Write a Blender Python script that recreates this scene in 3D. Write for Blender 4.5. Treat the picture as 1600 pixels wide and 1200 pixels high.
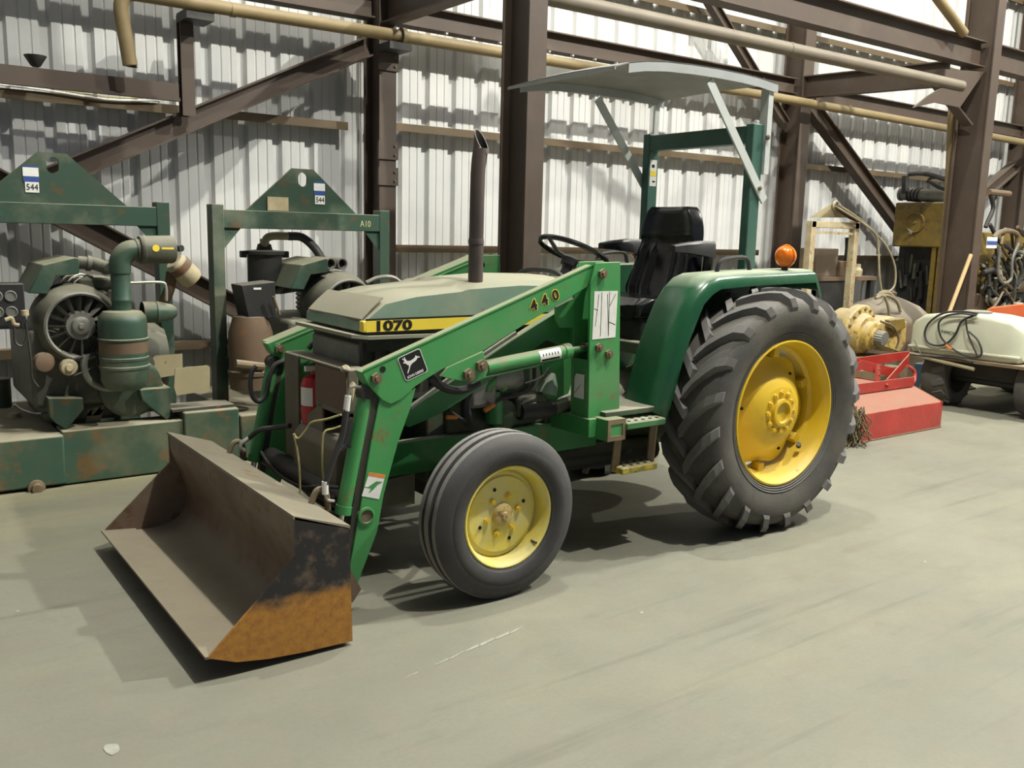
import bpy, bmesh, math, random
from mathutils import Vector as V, Matrix
random.seed(7)
for o in list(bpy.data.objects): bpy.data.objects.remove(o)
COL = bpy.context.scene.collection
SC = bpy.context.scene
# ------------------------------------------------------------------ camera
F = 1417.44; YAW, PIT, ROL = math.radians(36.127), math.radians(9.432), math.radians(1.408)
CAM = V((-2.321, -3.178, 1.648))
_f = V((math.sin(YAW)*math.cos(PIT), math.cos(YAW)*math.cos(PIT), -math.sin(PIT)))
_r = V((math.cos(YAW), -math.sin(YAW), 0)); _u = _r.cross(_f)
CR = _r*math.cos(ROL)+_u*math.sin(ROL); CU = -_r*math.sin(ROL)+_u*math.cos(ROL); CF = _f
cd = bpy.data.cameras.new('camera'); cam = bpy.data.objects.new('camera', cd); COL.objects.link(cam)
cd.sensor_width = 36; cd.lens = F*36/1600; cd.clip_end = 200
mw = Matrix((CR, CU, -CF)).transposed().to_4x4(); mw.translation = CAM
cam.matrix_world = mw; SC.camera = cam
def _ray(x, y): return CR*(x-800)-CU*(y-600)+CF*F
def P(x, y, Y=None, X=None, Z=None):
    """photo pixel -> point on a plane of known distance (Y, X or Z = const)"""
    d = _ray(x, y)
    i, c = (1, Y) if Y is not None else (0, X) if X is not None else (2, Z)
    return CAM+d*((c-CAM[i])/d[i])
def PL(pts, Y): return [P(a, b, Y=Y) for a, b in pts]
# ------------------------------------------------------------------ world, lamps, exposure
w = bpy.data.worlds.new('world'); SC.world = w; w.use_nodes = True
w.node_tree.nodes['Background'].inputs[0].default_value = (.55, .68, 1, 1)
w.node_tree.nodes['Background'].inputs[1].default_value = .17
def lamp(name, loc, power, col, size=.16):
    l = bpy.data.lights.new(name, 'POINT'); l.energy = power; l.color = col; l.shadow_soft_size = size
    o = bpy.data.objects.new(name, l); COL.objects.link(o); o.location = loc
WARM = (1, .975, .87)
lamp('bay_lamp', (1.4, -2.5, 8.7), 1650, WARM, .06)
lamp('bay_lamp', (7.2, -2.5, 8.7), 2900, WARM, .06)
lamp('bay_lamp', (13.4, -2.5, 8.7), 1600, WARM, .07)
lamp('bay_lamp', (1.3, 1.1, 8.7), 850, WARM, .07)
vs = SC.view_settings; vs.view_transform = 'Standard'; vs.look = 'None'; vs.gamma = 1; vs.use_curve_mapping = False
vs.exposure = .35
# ------------------------------------------------------------------ materials
def nt(name):
    m = bpy.data.materials.new(name); m.use_nodes = True; t = m.node_tree
    return m, t, t.nodes['Principled BSDF']
def N(t, typ, **k):
    n = t.nodes.new('ShaderNode'+typ)
    for a, b in k.items(): setattr(n, a, b)
    return n
def L(t, a, b): t.links.new(a, b)
def noise(t, co, scale, det=4, rough=.6):
    n = N(t, 'TexNoise'); n.inputs['Scale'].default_value = scale; n.inputs['Detail'].default_value = det
    n.inputs['Roughness'].default_value = rough; L(t, co, n.inputs['Vector']); return n.outputs['Fac']
def rng(t, s, a, b, c=0, d=1):
    n = N(t, 'MapRange'); n.inputs[1].default_value = a; n.inputs[2].default_value = b
    n.inputs[3].default_value = c; n.inputs[4].default_value = d; L(t, s, n.inputs[0]); return n.outputs[0]
def mix(t, fac, a, b):
    n = N(t, 'Mix', data_type='RGBA')
    if isinstance(fac, (int, float)): n.inputs[0].default_value = fac
    else: L(t, fac, n.inputs[0])
    for s, i in ((a, 6), (b, 7)):
        if isinstance(s, tuple): n.inputs[i].default_value = (*s, 1)
        else: L(t, s, n.inputs[i])
    return n.outputs[2]
def mul(t, a, b):
    n = N(t, 'Math', operation='MULTIPLY')
    for s, i in ((a, 0), (b, 1)):
        if isinstance(s, (int, float)): n.inputs[i].default_value = s
        else: L(t, s, n.inputs[i])
    return n.outputs[0]
DUST = (.36, .33, .26)
def paint(name, c1, c2=None, rough=.5, metal=0, dust=.0, rust=.0, sc=3, bump=.0, bsc=60, dcol=DUST, rcol=(.22, .10, .04), spec=.5, dn=(.25, .85), dg=.35):
    """painted / bare surface: two-tone base, patches of rust, settled dust on upward faces, fine relief"""
    m, t, b = nt(name); tc = N(t, 'TexCoord').outputs['Object']
    c2 = c2 or tuple(x*.75 for x in c1)
    col = mix(t, rng(t, noise(t, tc, sc), .35, .68), c1, c2)
    if rust:
        f = rng(t, noise(t, tc, sc*2.3, 8, .72), .66-.22*rust, .72-.18*rust)
        col = mix(t, f, col, rcol)
    r = rough
    if dust:
        g = N(t, 'NewGeometry'); s = N(t, 'SeparateXYZ'); L(t, g.outputs['Normal'], s.inputs[0])
        f = mul(t, rng(t, s.outputs[2], *dn), rng(t, noise(t, tc, 7, 6), .25, .6, dust*.7, dust))
        f2 = N(t, 'Math', operation='MAXIMUM'); L(t, f, f2.inputs[0]); L(t, rng(t, noise(t, tc, 2.2, 6), .5, .8, 0, dust*dg), f2.inputs[1])
        col = mix(t, f2.outputs[0], col, dcol)
        L(t, rng(t, f2.outputs[0], 0, 1, rough, .9), b.inputs['Roughness'])
    else: b.inputs['Roughness'].default_value = r
    L(t, col, b.inputs['Base Color']); b.inputs['Metallic'].default_value = metal
    b.inputs['Specular IOR Level'].default_value = spec
    if bump:
        bp = N(t, 'Bump'); bp.inputs['Strength'].default_value = bump; bp.inputs['Distance'].default_value = .01
        L(t, noise(t, tc, bsc, 6, .7), bp.inputs['Height']); L(t, bp.outputs[0], b.inputs['Normal'])
    return m
M = {}
M['green'] = paint('green_paint', (.030, .190, .050), (.022, .150, .040), .42, dust=.75, rust=.22, sc=2.5)
M['loader'] = paint('loader_green', (.055, .28, .080), (.045, .235, .068), .42, dust=.85, rust=.30, sc=2.5, dcol=(.29, .26, .185))
M['fender'] = paint('fender_green', (.014, .085, .036), (.012, .07, .03), .25, dust=.95, sc=2, dcol=(.34, .38, .28), dn=(.72, .97), dg=.1)
M['dgreen'] = paint('grimy_green', (.035, .085, .035), (.055, .06, .035), .6, dust=.8, rust=.5, sc=6, rcol=(.07, .045, .025))
M['bright_grime'] = paint('brightened_grime', (.15, .13, .09), (.10, .095, .065), .65, dust=.5, rust=.3, sc=6, rcol=(.12, .07, .04))  # dusty olive, albedo raised to make up for light missing on enclosed faces
M['rops'] = paint('teal_green', (.040, .110, .082), (.050, .125, .095), .4, dust=.3, rust=.1)
M['hood'] = paint('faded_hood_green', (.14, .25, .19), (.25, .31, .23), .55, dust=1.0, rust=.18, sc=3.5, dcol=(.29, .275, .20))
M['hoodtop'] = paint('dusty_hood_top', (.22, .24, .17), (.30, .28, .20), .7, dust=1.0, rust=.2, sc=4, dcol=(.33, .31, .23))
M['deck'] = paint('black_side_panel', (.028, .035, .028), (.05, .045, .035), .6, dust=.6, rust=.2)
M['yellow'] = paint('wheel_yellow', (.74, .50, .02), (.66, .44, .02), .4, dust=.25, rust=.10, sc=3, rcol=(.35, .17, .05))
M['lemon'] = paint('faded_wheel_yellow', (.68, .56, .07), (.64, .58, .24), .45, dust=.3, rust=.10, sc=9, rcol=(.58, .30, .02))
M['stepy'] = paint('chipped_yellow', (.62, .46, .05), (.06, .12, .04), .6, dust=.9, sc=28, dcol=(.42, .34, .18))
M['stripe'] = paint('stripe_yellow', (.85, .65, .06), (.8, .6, .07), .4)
M['rubber'] = paint('tire_rubber', (.050, .049, .046), (.10, .09, .072), .75, dust=.7, sc=4, bump=.3, bsc=90, dcol=(.20, .19, .17))
M['lug'] = paint('tire_lug_rubber', (.085, .083, .080), (.13, .125, .115), .72, dust=.55, sc=6, bump=.3, bsc=70, dcol=(.18, .175, .165))
M['frub'] = paint('front_tire_rubber', (.040, .039, .040), (.058, .055, .052), .7, dust=.5, sc=5, bump=.2, bsc=120, dcol=(.22, .21, .20))
M['swall'] = paint('dark_sidewall', (.028, .027, .028), (.042, .040, .038), .7, sc=9, bump=.2, bsc=120)
M['rib'] = paint('worn_rib_rubber', (.24, .23, .22), (.19, .185, .175), .8, sc=20)
M['black'] = paint('black_steel', (.012, .012, .012), (.02, .018, .016), .5, dust=.5)
M['hose'] = paint('hose_rubber', (.018, .018, .019), (.03, .029, .028), .55, dust=.5, dcol=(.12, .11, .10))
M['vinyl'] = paint('black_vinyl', (.010, .010, .011), (.013, .013, .014), .20, sc=4)
M['plast'] = paint('dark_plastic', (.016, .016, .018), (.022, .022, .023), .45, dust=.08)
M['chrome'] = paint('chrome_rod', (.7, .72, .75), (.6, .62, .64), .2, metal=1)
M['steel'] = paint('zinc_steel', (.45, .44, .40), (.30, .28, .24), .45, metal=.7, dust=.4)
M['bolt'] = paint('rusty_bolt', (.22, .17, .10), (.14, .09, .05), .6, metal=.3, dust=.5)
M['white'] = paint('canopy_white', (.40, .42, .42), (.34, .36, .36), .5, dust=.3, rust=.08, sc=5)
M['alu'] = paint('canopy_underside', (.26, .26, .25), (.20, .20, .19), .5, sc=5)
M['brace'] = paint('brace_white', (.55, .58, .56), (.48, .51, .49), .45, sc=4)
M['label'] = paint('sticker_white', (.78, .78, .74), (.70, .70, .66), .5, sc=20)
M['lblue'] = paint('sticker_blue', (.03, .08, .30), (.03, .07, .25), .5)
M['lorange'] = paint('sticker_orange', (.8, .25, .03), (.7, .2, .03), .5)
M['ink'] = paint('black_ink', (.010, .010, .010), (.013, .013, .013), .7, spec=.25)
M['exh'] = paint('exhaust_steel', (.11, .085, .075), (.075, .06, .055), .5, metal=.3, rust=.35, sc=5, rcol=(.16, .07, .04))
M['amber'] = paint('amber_lens', (.80, .19, .012), (.70, .14, .01), .15)
M['red'] = paint('extinguisher_red', (.45, .01, .02), (.35, .01, .015), .3)
M['mower'] = paint('mower_red', (.38, .03, .022), (.30, .024, .018), .3, dg=.1, dust=.95, rust=.1, sc=4, bump=.5, bsc=9, dcol=(.28, .155, .105))
M['bucket'] = paint('bucket_brown_steel', (.145, .092, .062), (.20, .15, .105), .55, metal=.2, dust=.75, rust=.5, sc=4, dcol=(.30, .275, .20), rcol=(.13, .075, .04))
M['shelf'] = paint('bucket_top_dust', (.18, .162, .115), (.235, .21, .15), .75, rust=.2, sc=3)
M['mach'] = paint('machine_green', (.030, .072, .050), (.042, .070, .045), .42, dust=.9, rust=.40, sc=3, rcol=(.10, .065, .03), dcol=(.27, .26, .18), dg=.75)
M['skid'] = paint('skid_green', (.032, .080, .055), (.070, .090, .050), .5, dust=.95, rust=.62, sc=2.2, rcol=(.13, .08, .03), dcol=(.34, .31, .22))
M['engine'] = paint('oily_engine', (.055, .065, .048), (.085, .085, .062), .55, metal=.05, dust=.9, rust=.5, sc=8, rcol=(.09, .06, .035), dcol=(.26, .25, .19), dg=.75)
M['alloy'] = paint('dusty_alloy', (.24, .24, .22), (.16, .16, .14), .5, metal=.4, dust=.8, sc=8)
M['dark'] = paint('grease_black', (.012, .013, .012), (.02, .02, .018), .6, dust=.35)
M['tan'] = paint('tan_steel', (.36, .31, .18), (.30, .26, .16), .6, rust=.2, sc=5)
M['rustp'] = paint('rusty_pipe', (.15, .095, .055), (.11, .075, .045), .7, rust=.4, dust=.4)
M['cream'] = paint('cream_can', (.50, .44, .28), (.36, .28, .16), .6, dust=.5, rust=.4, sc=6)
M['brown'] = paint('brown_primer', (.068, .046, .032), (.056, .038, .027), .6, rust=.1, sc=1.5, rcol=(.07, .045, .035), dust=.25)
M['girt'] = paint('ochre_girt', (.105, .072, .034), (.08, .055, .028), .6, dust=.3)
M['pipe'] = paint('tan_pipe', (.24, .18, .085), (.19, .14, .065), .55, dust=.5, dcol=(.30, .25, .15))
M['gpipe'] = paint('grey_pipe', (.17, .145, .105), (.145, .12, .09), .6)
M['sheet'] = paint('white_sheet_steel', (.60, .60, .58), (.52, .53, .53), .45, sc=1.2, spec=.3)
M['roof'] = paint('roof_sheet', (.20, .20, .22), None, .6)
M['rope'] = paint('rope_fibre', (.35, .31, .20), (.25, .21, .13), .9)
M['twine'] = paint('yellow_twine', (.50, .45, .20), (.4, .36, .16), .9)
M['wood'] = paint('pale_wood', (.50, .36, .18), (.42, .29, .14), .7)
M['tank'] = paint('poly_tank', (.62, .64, .50), (.55, .57, .43), .4, dust=.2)
M['orange'] = paint('orange_body', (.80, .16, .05), (.70, .13, .04), .4, dust=.8, dcol=(.72, .30, .17))
M['myellow'] = paint('machine_yellow', (.22, .145, .02), (.14, .10, .02), .5, dust=.5, rust=.55, sc=4, rcol=(.10, .07, .04))  # yellow lowered so the colour carries the shade the machine stands in
M['hub'] = paint('hub_yellow', (.50, .36, .08), (.42, .32, .14), .5, dust=.8, rust=.6, sc=7, rcol=(.18, .10, .05), dcol=(.42, .36, .24))
M['bell'] = paint('dusty_brown_steel', (.15, .11, .07), (.11, .085, .06), .7, dust=.6, rust=.4)
M['blue'] = paint('blue_box', (.08, .16, .26), (.07, .13, .2), .6, dust=.4)
M['grass'] = paint('dry_grass', (.17, .13, .07), (.10, .08, .045), .95)
# bucket side: black above, orange rust scoured below
def side_mat():
    m, t, b = nt('bucket_side_steel'); tc = N(t, 'TexCoord').outputs['Object']
    s = N(t, 'SeparateXYZ'); L(t, tc, s.inputs[0])
    a = N(t, 'Math', operation='ADD'); L(t, s.outputs[2], a.inputs[0]); L(t, rng(t, noise(t, tc, 9, 8, .7), 0, 1, -.09, .09), a.inputs[1])
    blk = mix(t, rng(t, noise(t, tc, 14, 8, .7), .5, .66), (.012, .011, .013), (.10, .07, .05))
    rst = mix(t, rng(t, noise(t, tc, 30, 8, .75), .35, .65), (.42, .20, .03), (.25, .105, .02))
    L(t, mix(t, rng(t, a.outputs[0], .225, .275), rst, blk), b.inputs['Base Color'])
    L(t, rng(t, a.outputs[0], .225, .275, .85, .4), b.inputs['Roughness'])
    return m
M['bside'] = side_mat()
def floor_mat():
    m, t, b = nt('concrete'); tc = N(t, 'TexCoord').outputs['Object']
    mp = N(t, 'Mapping'); L(t, tc, mp.inputs[0]); mp.inputs['Scale'].default_value = (.35, 1.3, 1); mp.inputs['Rotation'].default_value = (0, 0, .25)
    c = mix(t, rng(t, noise(t, tc, .55, 6, .6), .3, .7), (.170, .170, .134), (.236, .234, .184))
    c = mix(t, rng(t, noise(t, mp.outputs[0], 2.0, 8, .65), .5, .75, 0, .5), c, (.265, .262, .18))
    c = mix(t, rng(t, noise(t, mp.outputs[0], 6.0, 8, .7), .56, .75, 0, .35), c, (.11, .11, .085))
    m2 = N(t, 'Mapping'); L(t, tc, m2.inputs[0]); m2.inputs['Scale'].default_value = (.25, 5, 1); m2.inputs['Rotation'].default_value = (0, 0, -.12)
    c = mix(t, mul(t, rng(t, noise(t, m2.outputs[0], 1.6, 6, .6), .56, .72, 0, .5), rng(t, noise(t, tc, .4, 2), .45, .6)), c, (.095, .092, .075))
    c = mix(t, rng(t, noise(t, tc, 55, 8, .7), .4, .75, 0, .25), c, (.14, .135, .105))
    c = mix(t, rng(t, noise(t, tc, 5.5, 6, .6), .48, .7, 0, .45), c, (.215, .19, .15))
    c = mix(t, rng(t, noise(t, tc, 3.1, 3, .5), .68, .74, 0, .3), c, (.16, .15, .12))
    sx_ = N(t, 'SeparateXYZ'); L(t, tc, sx_.inputs[0])
    c = mix(t, mul(t, rng(t, sx_.outputs[1], 1.3, 2.9, 0, .6), rng(t, noise(t, mp.outputs[0], 1.7, 6, .65), .35, .6)), c, (.31, .285, .155))
    L(t, c, b.inputs['Base Color']); L(t, rng(t, noise(t, tc, 3, 5), .3, .7, .5, .75), b.inputs['Roughness'])
    b.inputs['Specular IOR Level'].default_value = .35
    bp = N(t, 'Bump'); bp.inputs['Strength'].default_value = .12; bp.inputs['Distance'].default_value = .01
    L(t, noise(t, tc, 40, 8, .7), bp.inputs['Height']); L(t, bp.outputs[0], b.inputs['Normal'])
    return m
M['floor'] = floor_mat()
M['chalk'] = paint('chalk', (.36, .36, .31), (.25, .25, .205), .9, sc=25)
def mesh_mat():
    m, t, b = nt('radiator_screen'); tc = N(t, 'TexCoord').outputs['Object']
    mp = N(t, 'Mapping'); L(t, tc, mp.inputs[0]); mp.inputs['Scale'].default_value = (160, 160, 160)
    v = N(t, 'TexVoronoi'); v.inputs['Scale'].default_value = 1; v.inputs['Randomness'].default_value = 0; L(t, mp.outputs[0], v.inputs['Vector'])
    L(t, mix(t, rng(t, v.outputs['Distance'], .2, .35), (.015, .01, .008), (.13, .085, .06)), b.inputs['Base Color']); b.inputs['Roughness'].default_value = .7
    return m
M['screen'] = mesh_mat()
# ------------------------------------------------------------------ mesh builder
ORG = {}
def _perp(d):
    d = d.normalized(); a = V((0, 0, 1)) if abs(d.z) < .9 else V((1, 0, 0))
    u = d.cross(a).normalized(); return u, d.cross(u).normalized()
class MB:
    def __init__(s, T=None): s.v = []; s.f = []; s.T = T
    def add(s, vs, fs):
        n = len(s.v); s.v += [V(p) for p in vs]; s.f += [tuple(i+n for i in f) for f in fs]; return s
    def box(s, x0, x1, y0, y1, z0, z1):
        return s.add([(x, y, z) for z in (z0, z1) for y in (y0, y1) for x in (x0, x1)],
                     [(0, 2, 3, 1), (4, 5, 7, 6), (0, 1, 5, 4), (2, 6, 7, 3), (0, 4, 6, 2), (1, 3, 7, 5)])
    def obox(s, c, a, b, d):
        c, a, b, d = V(c), V(a), V(b), V(d)
        return s.add([c+a*i+b*j+d*k for k in (-1, 1) for j in (-1, 1) for i in (-1, 1)],
                     [(0, 2, 3, 1), (4, 5, 7, 6), (0, 1, 5, 4), (2, 6, 7, 3), (0, 4, 6, 2), (1, 3, 7, 5)])
    def bar(s, p, q, w, h, up=(0, 0, 1)):
        p, q = V(p), V(q); d = (q-p); u = V(up); sd = d.cross(u).normalized(); u = sd.cross(d).normalized()
        return s.obox((p+q)/2, d/2, sd*w/2, u*h/2)
    def ibeam(s, p, q, d, b, up=(0, 0, 1), t=.014):
        p, q = V(p), V(q); ax = q-p; u = V(up); sd = ax.cross(u).normalized(); u = sd.cross(ax).normalized()
        c = (p+q)/2
        s.obox(c, ax/2, sd*t/2, u*(d/2-t)); s.obox(c+u*(d/2-t/2), ax/2, sd*b/2, u*t/2); s.obox(c-u*(d/2-t/2), ax/2, sd*b/2, u*t/2)
        return s
    def tube(s, pts, r, n=10, caps=True):
        pts = [V(p) for p in pts]; m = len(pts); rs = r if isinstance(r, (list, tuple)) else [r]*m
        ts = [(pts[min(i+1, m-1)]-pts[max(i-1, 0)]).normalized() for i in range(m)]
        u, _ = _perp(ts[0]); vs = []
        for i in range(m):
            u = (u-ts[i]*u.dot(ts[i])).normalized(); w = ts[i].cross(u)
            vs += [pts[i]+(u*math.cos(2*math.pi*k/n)+w*math.sin(2*math.pi*k/n))*rs[i] for k in range(n)]
        fs = [(i*n+k, i*n+(k+1) % n, (i+1)*n+(k+1) % n, (i+1)*n+k) for i in range(m-1) for k in range(n)]
        if caps: fs += [tuple(range(n))[::-1], tuple((m-1)*n+k for k in range(n))]
        return s.add(vs, fs)
    def cyl(s, p, q, r, n=14): return s.tube([p, q], r, n)
    def lathe(s, c, axis, prof, n=24, rf=None, closed=False):
        """prof = [(radius, height along axis)]"""
        c, ax = V(c), V(axis).normalized(); u, w = _perp(ax); vs = []
        for i, (r, h) in enumerate(prof):
            for k in range(n):
                a = 2*math.pi*k/n; rr = r*(rf(i, a) if rf else 1)
                vs.append(c+ax*h+(u*math.cos(a)+w*math.sin(a))*max(rr, 1e-4))
        m = len(prof); fs = [(i*n+k, i*n+(k+1) % n, (i+1)*n+(k+1) % n, (i+1)*n+k) for i in range(m-1) for k in range(n)]
        if closed: fs += [((m-1)*n+k, (m-1)*n+(k+1) % n, (k+1) % n, k) for k in range(n)]
        return s.add(vs, fs)
    def prism(s, pts, vec):
        pts = [V(p) for p in pts]; vec = V(vec); n = len(pts)
        return s.add(pts+[p+vec for p in pts], [tuple(range(n))[::-1], tuple(range(n, 2*n))]+[(i, (i+1) % n, n+(i+1) % n, n+i) for i in range(n)])
    def loft(s, rings, caps=True):
        n = len(rings[0]); m = len(rings); vs = [p for r in rings for p in r]
        fs = [(i*n+k, i*n+(k+1) % n, (i+1)*n+(k+1) % n, (i+1)*n+k) for i in range(m-1) for k in range(n)]
        if caps: fs += [tuple(range(n))[::-1], tuple((m-1)*n+k for k in range(n))]
        return s.add(vs, fs)
    def grid(s, rows, th=None):
        """sheet from rows of points; th = thickness vector"""
        m, n = len(rows), len(rows[0]); vs = [V(p) for r in rows for p in r]
        fs = [(i*n+k, i*n+k+1, (i+1)*n+k+1, (i+1)*n+k) for i in range(m-1) for k in range(n-1)]
        if th is None: return s.add(vs, fs)
        th = V(th); o = len(vs); vs2 = [p+th for p in vs]
        fs2 = [tuple(i+o for i in reversed(f)) for f in fs]
        rim = [(0, k) for k in range(n)]+[(i, n-1) for i in range(1, m)]+[(m-1, k) for k in range(n-2, -1, -1)]+[(i, 0) for i in range(m-2, 0, -1)]
        rim = [a*n+b for a, b in rim]
        fs3 = [(rim[i], rim[(i+1) % len(rim)], rim[(i+1) % len(rim)]+o, rim[i]+o) for i in range(len(rim))]
        return s.add(vs+vs2, fs+fs2+fs3)
    def mesh(s, name, org, sharp=35, flat=False):
        me = bpy.data.meshes.new(name); vs = s.v if not s.T else [s.T(p) for p in s.v]
        me.from_pydata([p-org for p in vs], [], s.f)
        bm = bmesh.new(); bm.from_mesh(me); bmesh.ops.recalc_face_normals(bm, faces=bm.faces); bm.to_mesh(me); bm.free()
        if not flat:
            for p in me.polygons: p.use_smooth = True
            me.set_sharp_from_angle(angle=math.radians(sharp))
        return me
    def build(s, name, mat, parent=None, label=None, bevel=0, org=None, sharp=35, kind=None):
        if org is None:
            if parent is not None: org = ORG[parent.name]
            else:
                vs = s.v; org = V(((min(p.x for p in vs)+max(p.x for p in vs))/2, (min(p.y for p in vs)+max(p.y for p in vs))/2, min(p.z for p in vs)))
        me = s.mesh(name, org, sharp); me.materials.append(M[mat])
        o = bpy.data.objects.new(name, me); COL.objects.link(o); ORG[o.name] = V(org)
        if parent is not None: o.parent = parent; o.location = V(org)-ORG[parent.name]
        else: o.location = org
        if label: o['label'] = label
        if kind: o['kind'] = kind
        if bevel:
            b = o.modifiers.new('bevel', 'BEVEL'); b.width = bevel; b.segments = 2; b.limit_method = 'ANGLE'; b.angle_limit = .6
        return o
def thing(name, label, cat, loc, group=None):
    o = bpy.data.objects.new(name, None); COL.objects.link(o); o.location = loc; ORG[o.name] = V(loc)
    o.empty_display_size = .1; tag(o, label, cat, group); return o
def tag(o, label, cat, group=None):
    o['label'] = label; o['category'] = cat
    if group: o['group'] = group
    return o
def rep(name, me, parent, mat4):
    """another copy of a mesh; mat4 in world space"""
    o = bpy.data.objects.new(name, me); COL.objects.link(o); o.parent = parent
    o.matrix_basis = Matrix.Translation(-ORG[parent.name]) @ mat4; ORG[o.name] = mat4.translation.copy(); return o
def frame(c, x, y):
    x = V(x).normalized(); z = x.cross(V(y)).normalized(); y = z.cross(x); m = Matrix((x, y, z)).transposed().to_4x4(); m.translation = V(c); return m
def text(s, size, c, x, y, mat, parent, name='lettering', wide=1.0, ext=.0008, label=None, bold=0):
    cu = bpy.data.curves.new(name, 'FONT'); cu.body = s; cu.size = size; cu.extrude = ext; cu.align_x = 'CENTER'; cu.align_y = 'CENTER'; cu.offset = bold
    cu.resolution_u = 3
    t = bpy.data.objects.new('tmp', cu); COL.objects.link(t); bpy.context.view_layer.update()
    me = bpy.data.meshes.new_from_object(t.evaluated_get(bpy.context.evaluated_depsgraph_get())); bpy.data.objects.remove(t)
    me.transform(Matrix.Diagonal((wide, 1, 1, 1))); me.materials.clear(); me.materials.append(M[mat]); me.name = name
    o = rep(name, me, parent, frame(c, x, y))
    if label: o['label'] = label
    return o
def arc(c, u, w, r, a0, a1, n): return [V(c)+(V(u)*math.cos(a0+(a1-a0)*i/n)+V(w)*math.sin(a0+(a1-a0)*i/n))*r for i in range(n+1)]
def smooth(pts, n=5):
    """Catmull-Rom through points"""
    pts = [V(p) for p in pts]; q = [pts[0]*2-pts[1]]+pts+[pts[-1]*2-pts[-2]]; out = []
    for i in range(1, len(q)-2):
        for k in range(n):
            t = k/n; out.append(.5*((2*q[i])+(q[i+1]-q[i-1])*t+(2*q[i-1]-5*q[i]+4*q[i+1]-q[i+2])*t*t+(3*q[i]-q[i-1]-3*q[i+1]+q[i+2])*t**3))
    return out+[pts[-1]]
def hexbolt(): return MB().lathe((0, 0, 0), (0, 0, 1), [(0, 0), (1, 0), (1, .7), (.55, .7), (.55, 1.1), (0, 1.1)], 6).mesh('bolt', V((0, 0, 0)))
HB = {}
def bolt(c, n, r, parent, mat='bolt', name='bolt'):
    if mat not in HB: HB[mat] = hexbolt(); HB[mat].materials.append(M[mat])
    u, w2 = _perp(V(n)); m = Matrix((u, w2, V(n).normalized())).transposed()
    if m.determinant() < 0: m = Matrix((w2, u, V(n).normalized())).transposed()
    m = m.to_4x4() @ Matrix.Diagonal((r, r, r, 1)); m.translation = V(c); return rep(name, HB[mat], parent, m)
def struct(o): o['kind'] = 'structure'; return o
# ------------------------------------------------------------------ the building
fl = struct(MB().box(-12, 22, -14, 5.2, -.2, 0).build('floor', 'floor', org=V((0, 0, 0))))
YW = 4.8; ZT = 9.2
wb = struct(MB().box(-7, 20.4, YW+.07, YW+.10, 0, ZT).build('wall_back', 'sheet'))
def panel_mesh():
    pr = []
    for k in range(3):
        x = k*.3048
        pr += [(x, 0), (x+.045, 0), (x+.050, .007), (x+.060, .007), (x+.065, 0), (x+.130, 0), (x+.135, .007), (x+.145, .007), (x+.150, 0), (x+.192, 0),
               (x+.212, .045), (x+.265, .045), (x+.285, 0)]
    pr += [(.9144, 0)]
    b = MB().grid([[(x, y, z) for x, y in pr] for z in (0, ZT)]); me = b.mesh('wall_panel', V((0, 0, 0)), 20); me.materials.append(M['sheet']); return me
PM = panel_mesh()
for i in range(29): rep('wall_panel', PM, wb, Matrix.Translation((-6.4+.9144*i, YW+random.uniform(0, .004), .0)))
rf = struct(MB().box(-12, 22, -14, YW+.1, ZT+.12, ZT+.18).build('ceiling', 'roof'))
for i in range(7): MB().ibeam((-11+i*5.2, -14, ZT), (-11+i*5.2, YW, ZT), .24, .14).build('purlin', 'brown', rf)
struct(MB().box(20.4, 20.6, -14, YW+.1, 0, ZT+.1).build('wall_right', 'sheet'))
struct(MB().box(-12.2, -12, -14, YW+.1, 0, ZT+.1).build('wall_left_light_block', 'roof'))  # unseen dark wall added to block sky light from this side
# girts on the wall
def beam(name, label, mb, mat='brown', cat='beam', bevel=0):
    o = mb.build(name, mat, bevel=bevel); tag(o, label, cat); return struct(o)
def cee(x0, x1, z, d=.11, y0=4.64):
    return MB().box(x0, x1, y0, YW, z-.006, z+.006).box(x0, x1, y0, y0+.006, z-d, z+.006).box(x0, x1, y0, y0+.05, z-d-.006, z-d)
def girt(x0, x1, z, label): beam('wall_girt', label, MB().box(x0, x1, 4.66, YW, z-.008, z+.008).box(x0, x1, 4.655, 4.668, z-.06, z+.012), 'girt', 'girt')
girt(-6.4, 1.47, 2.60, 'ochre wall girt crossing the diagonal braces behind the green engine units')
girt(1.80, 7.35, 2.64, 'ochre wall girt passing behind the tractor roll bar')
girt(7.80, 20, 2.66, 'ochre wall girt behind the yellow machine')
girt(1.80, 7.35, 1.50, 'low ochre wall girt behind the seat and steering wheel')
girt(7.80, 20, 1.44, 'low ochre wall girt behind the work bench')
girt(-6.4, 1.47, .66, 'low dark wall girt behind the green engine units')
for z in (4.3, 5.6): girt(-6.4, 20, z, 'high ochre wall girt under the roof at %s metres' % ('four' if z < 5 else 'six'))
# columns (flange faces towards the floor, webs across)
def column(x1, bf, y0, d, label, base=True):
    x = x1-bf/2; r = MB().ibeam((x, y0+d/2, .02), (x, y0+d/2, ZT), d, bf, (0, 1, 0), .016).build('steel_column', 'brown', org=V((x, y0+d/2, 0)))
    tag(r, label, 'column'); struct(r)
    MB().box(x-bf/2-.08, x+bf/2+.08, y0-.08, y0+d+.08, 0, .024).build('base_plate', 'brown', r)
    for sx in (-1, 1):
        for sy in (-1, 1): bolt((x+sx*(bf/2+.05), y0+d/2+sy*(d/2+.04), .024), (0, 0, 1), .018, r)
    return r
cF1 = column(1.762, .157, 2.10, .325, 'free-standing brown steel column directly behind the tractor hood')
cF2 = column(8.02, .157, 2.10, .36, 'free-standing brown steel column rising behind the white sprayer tank')
cR1 = column(1.79, .17, 4.33, .31, 'brown steel wall column between the second engine unit and the tractor')
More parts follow.
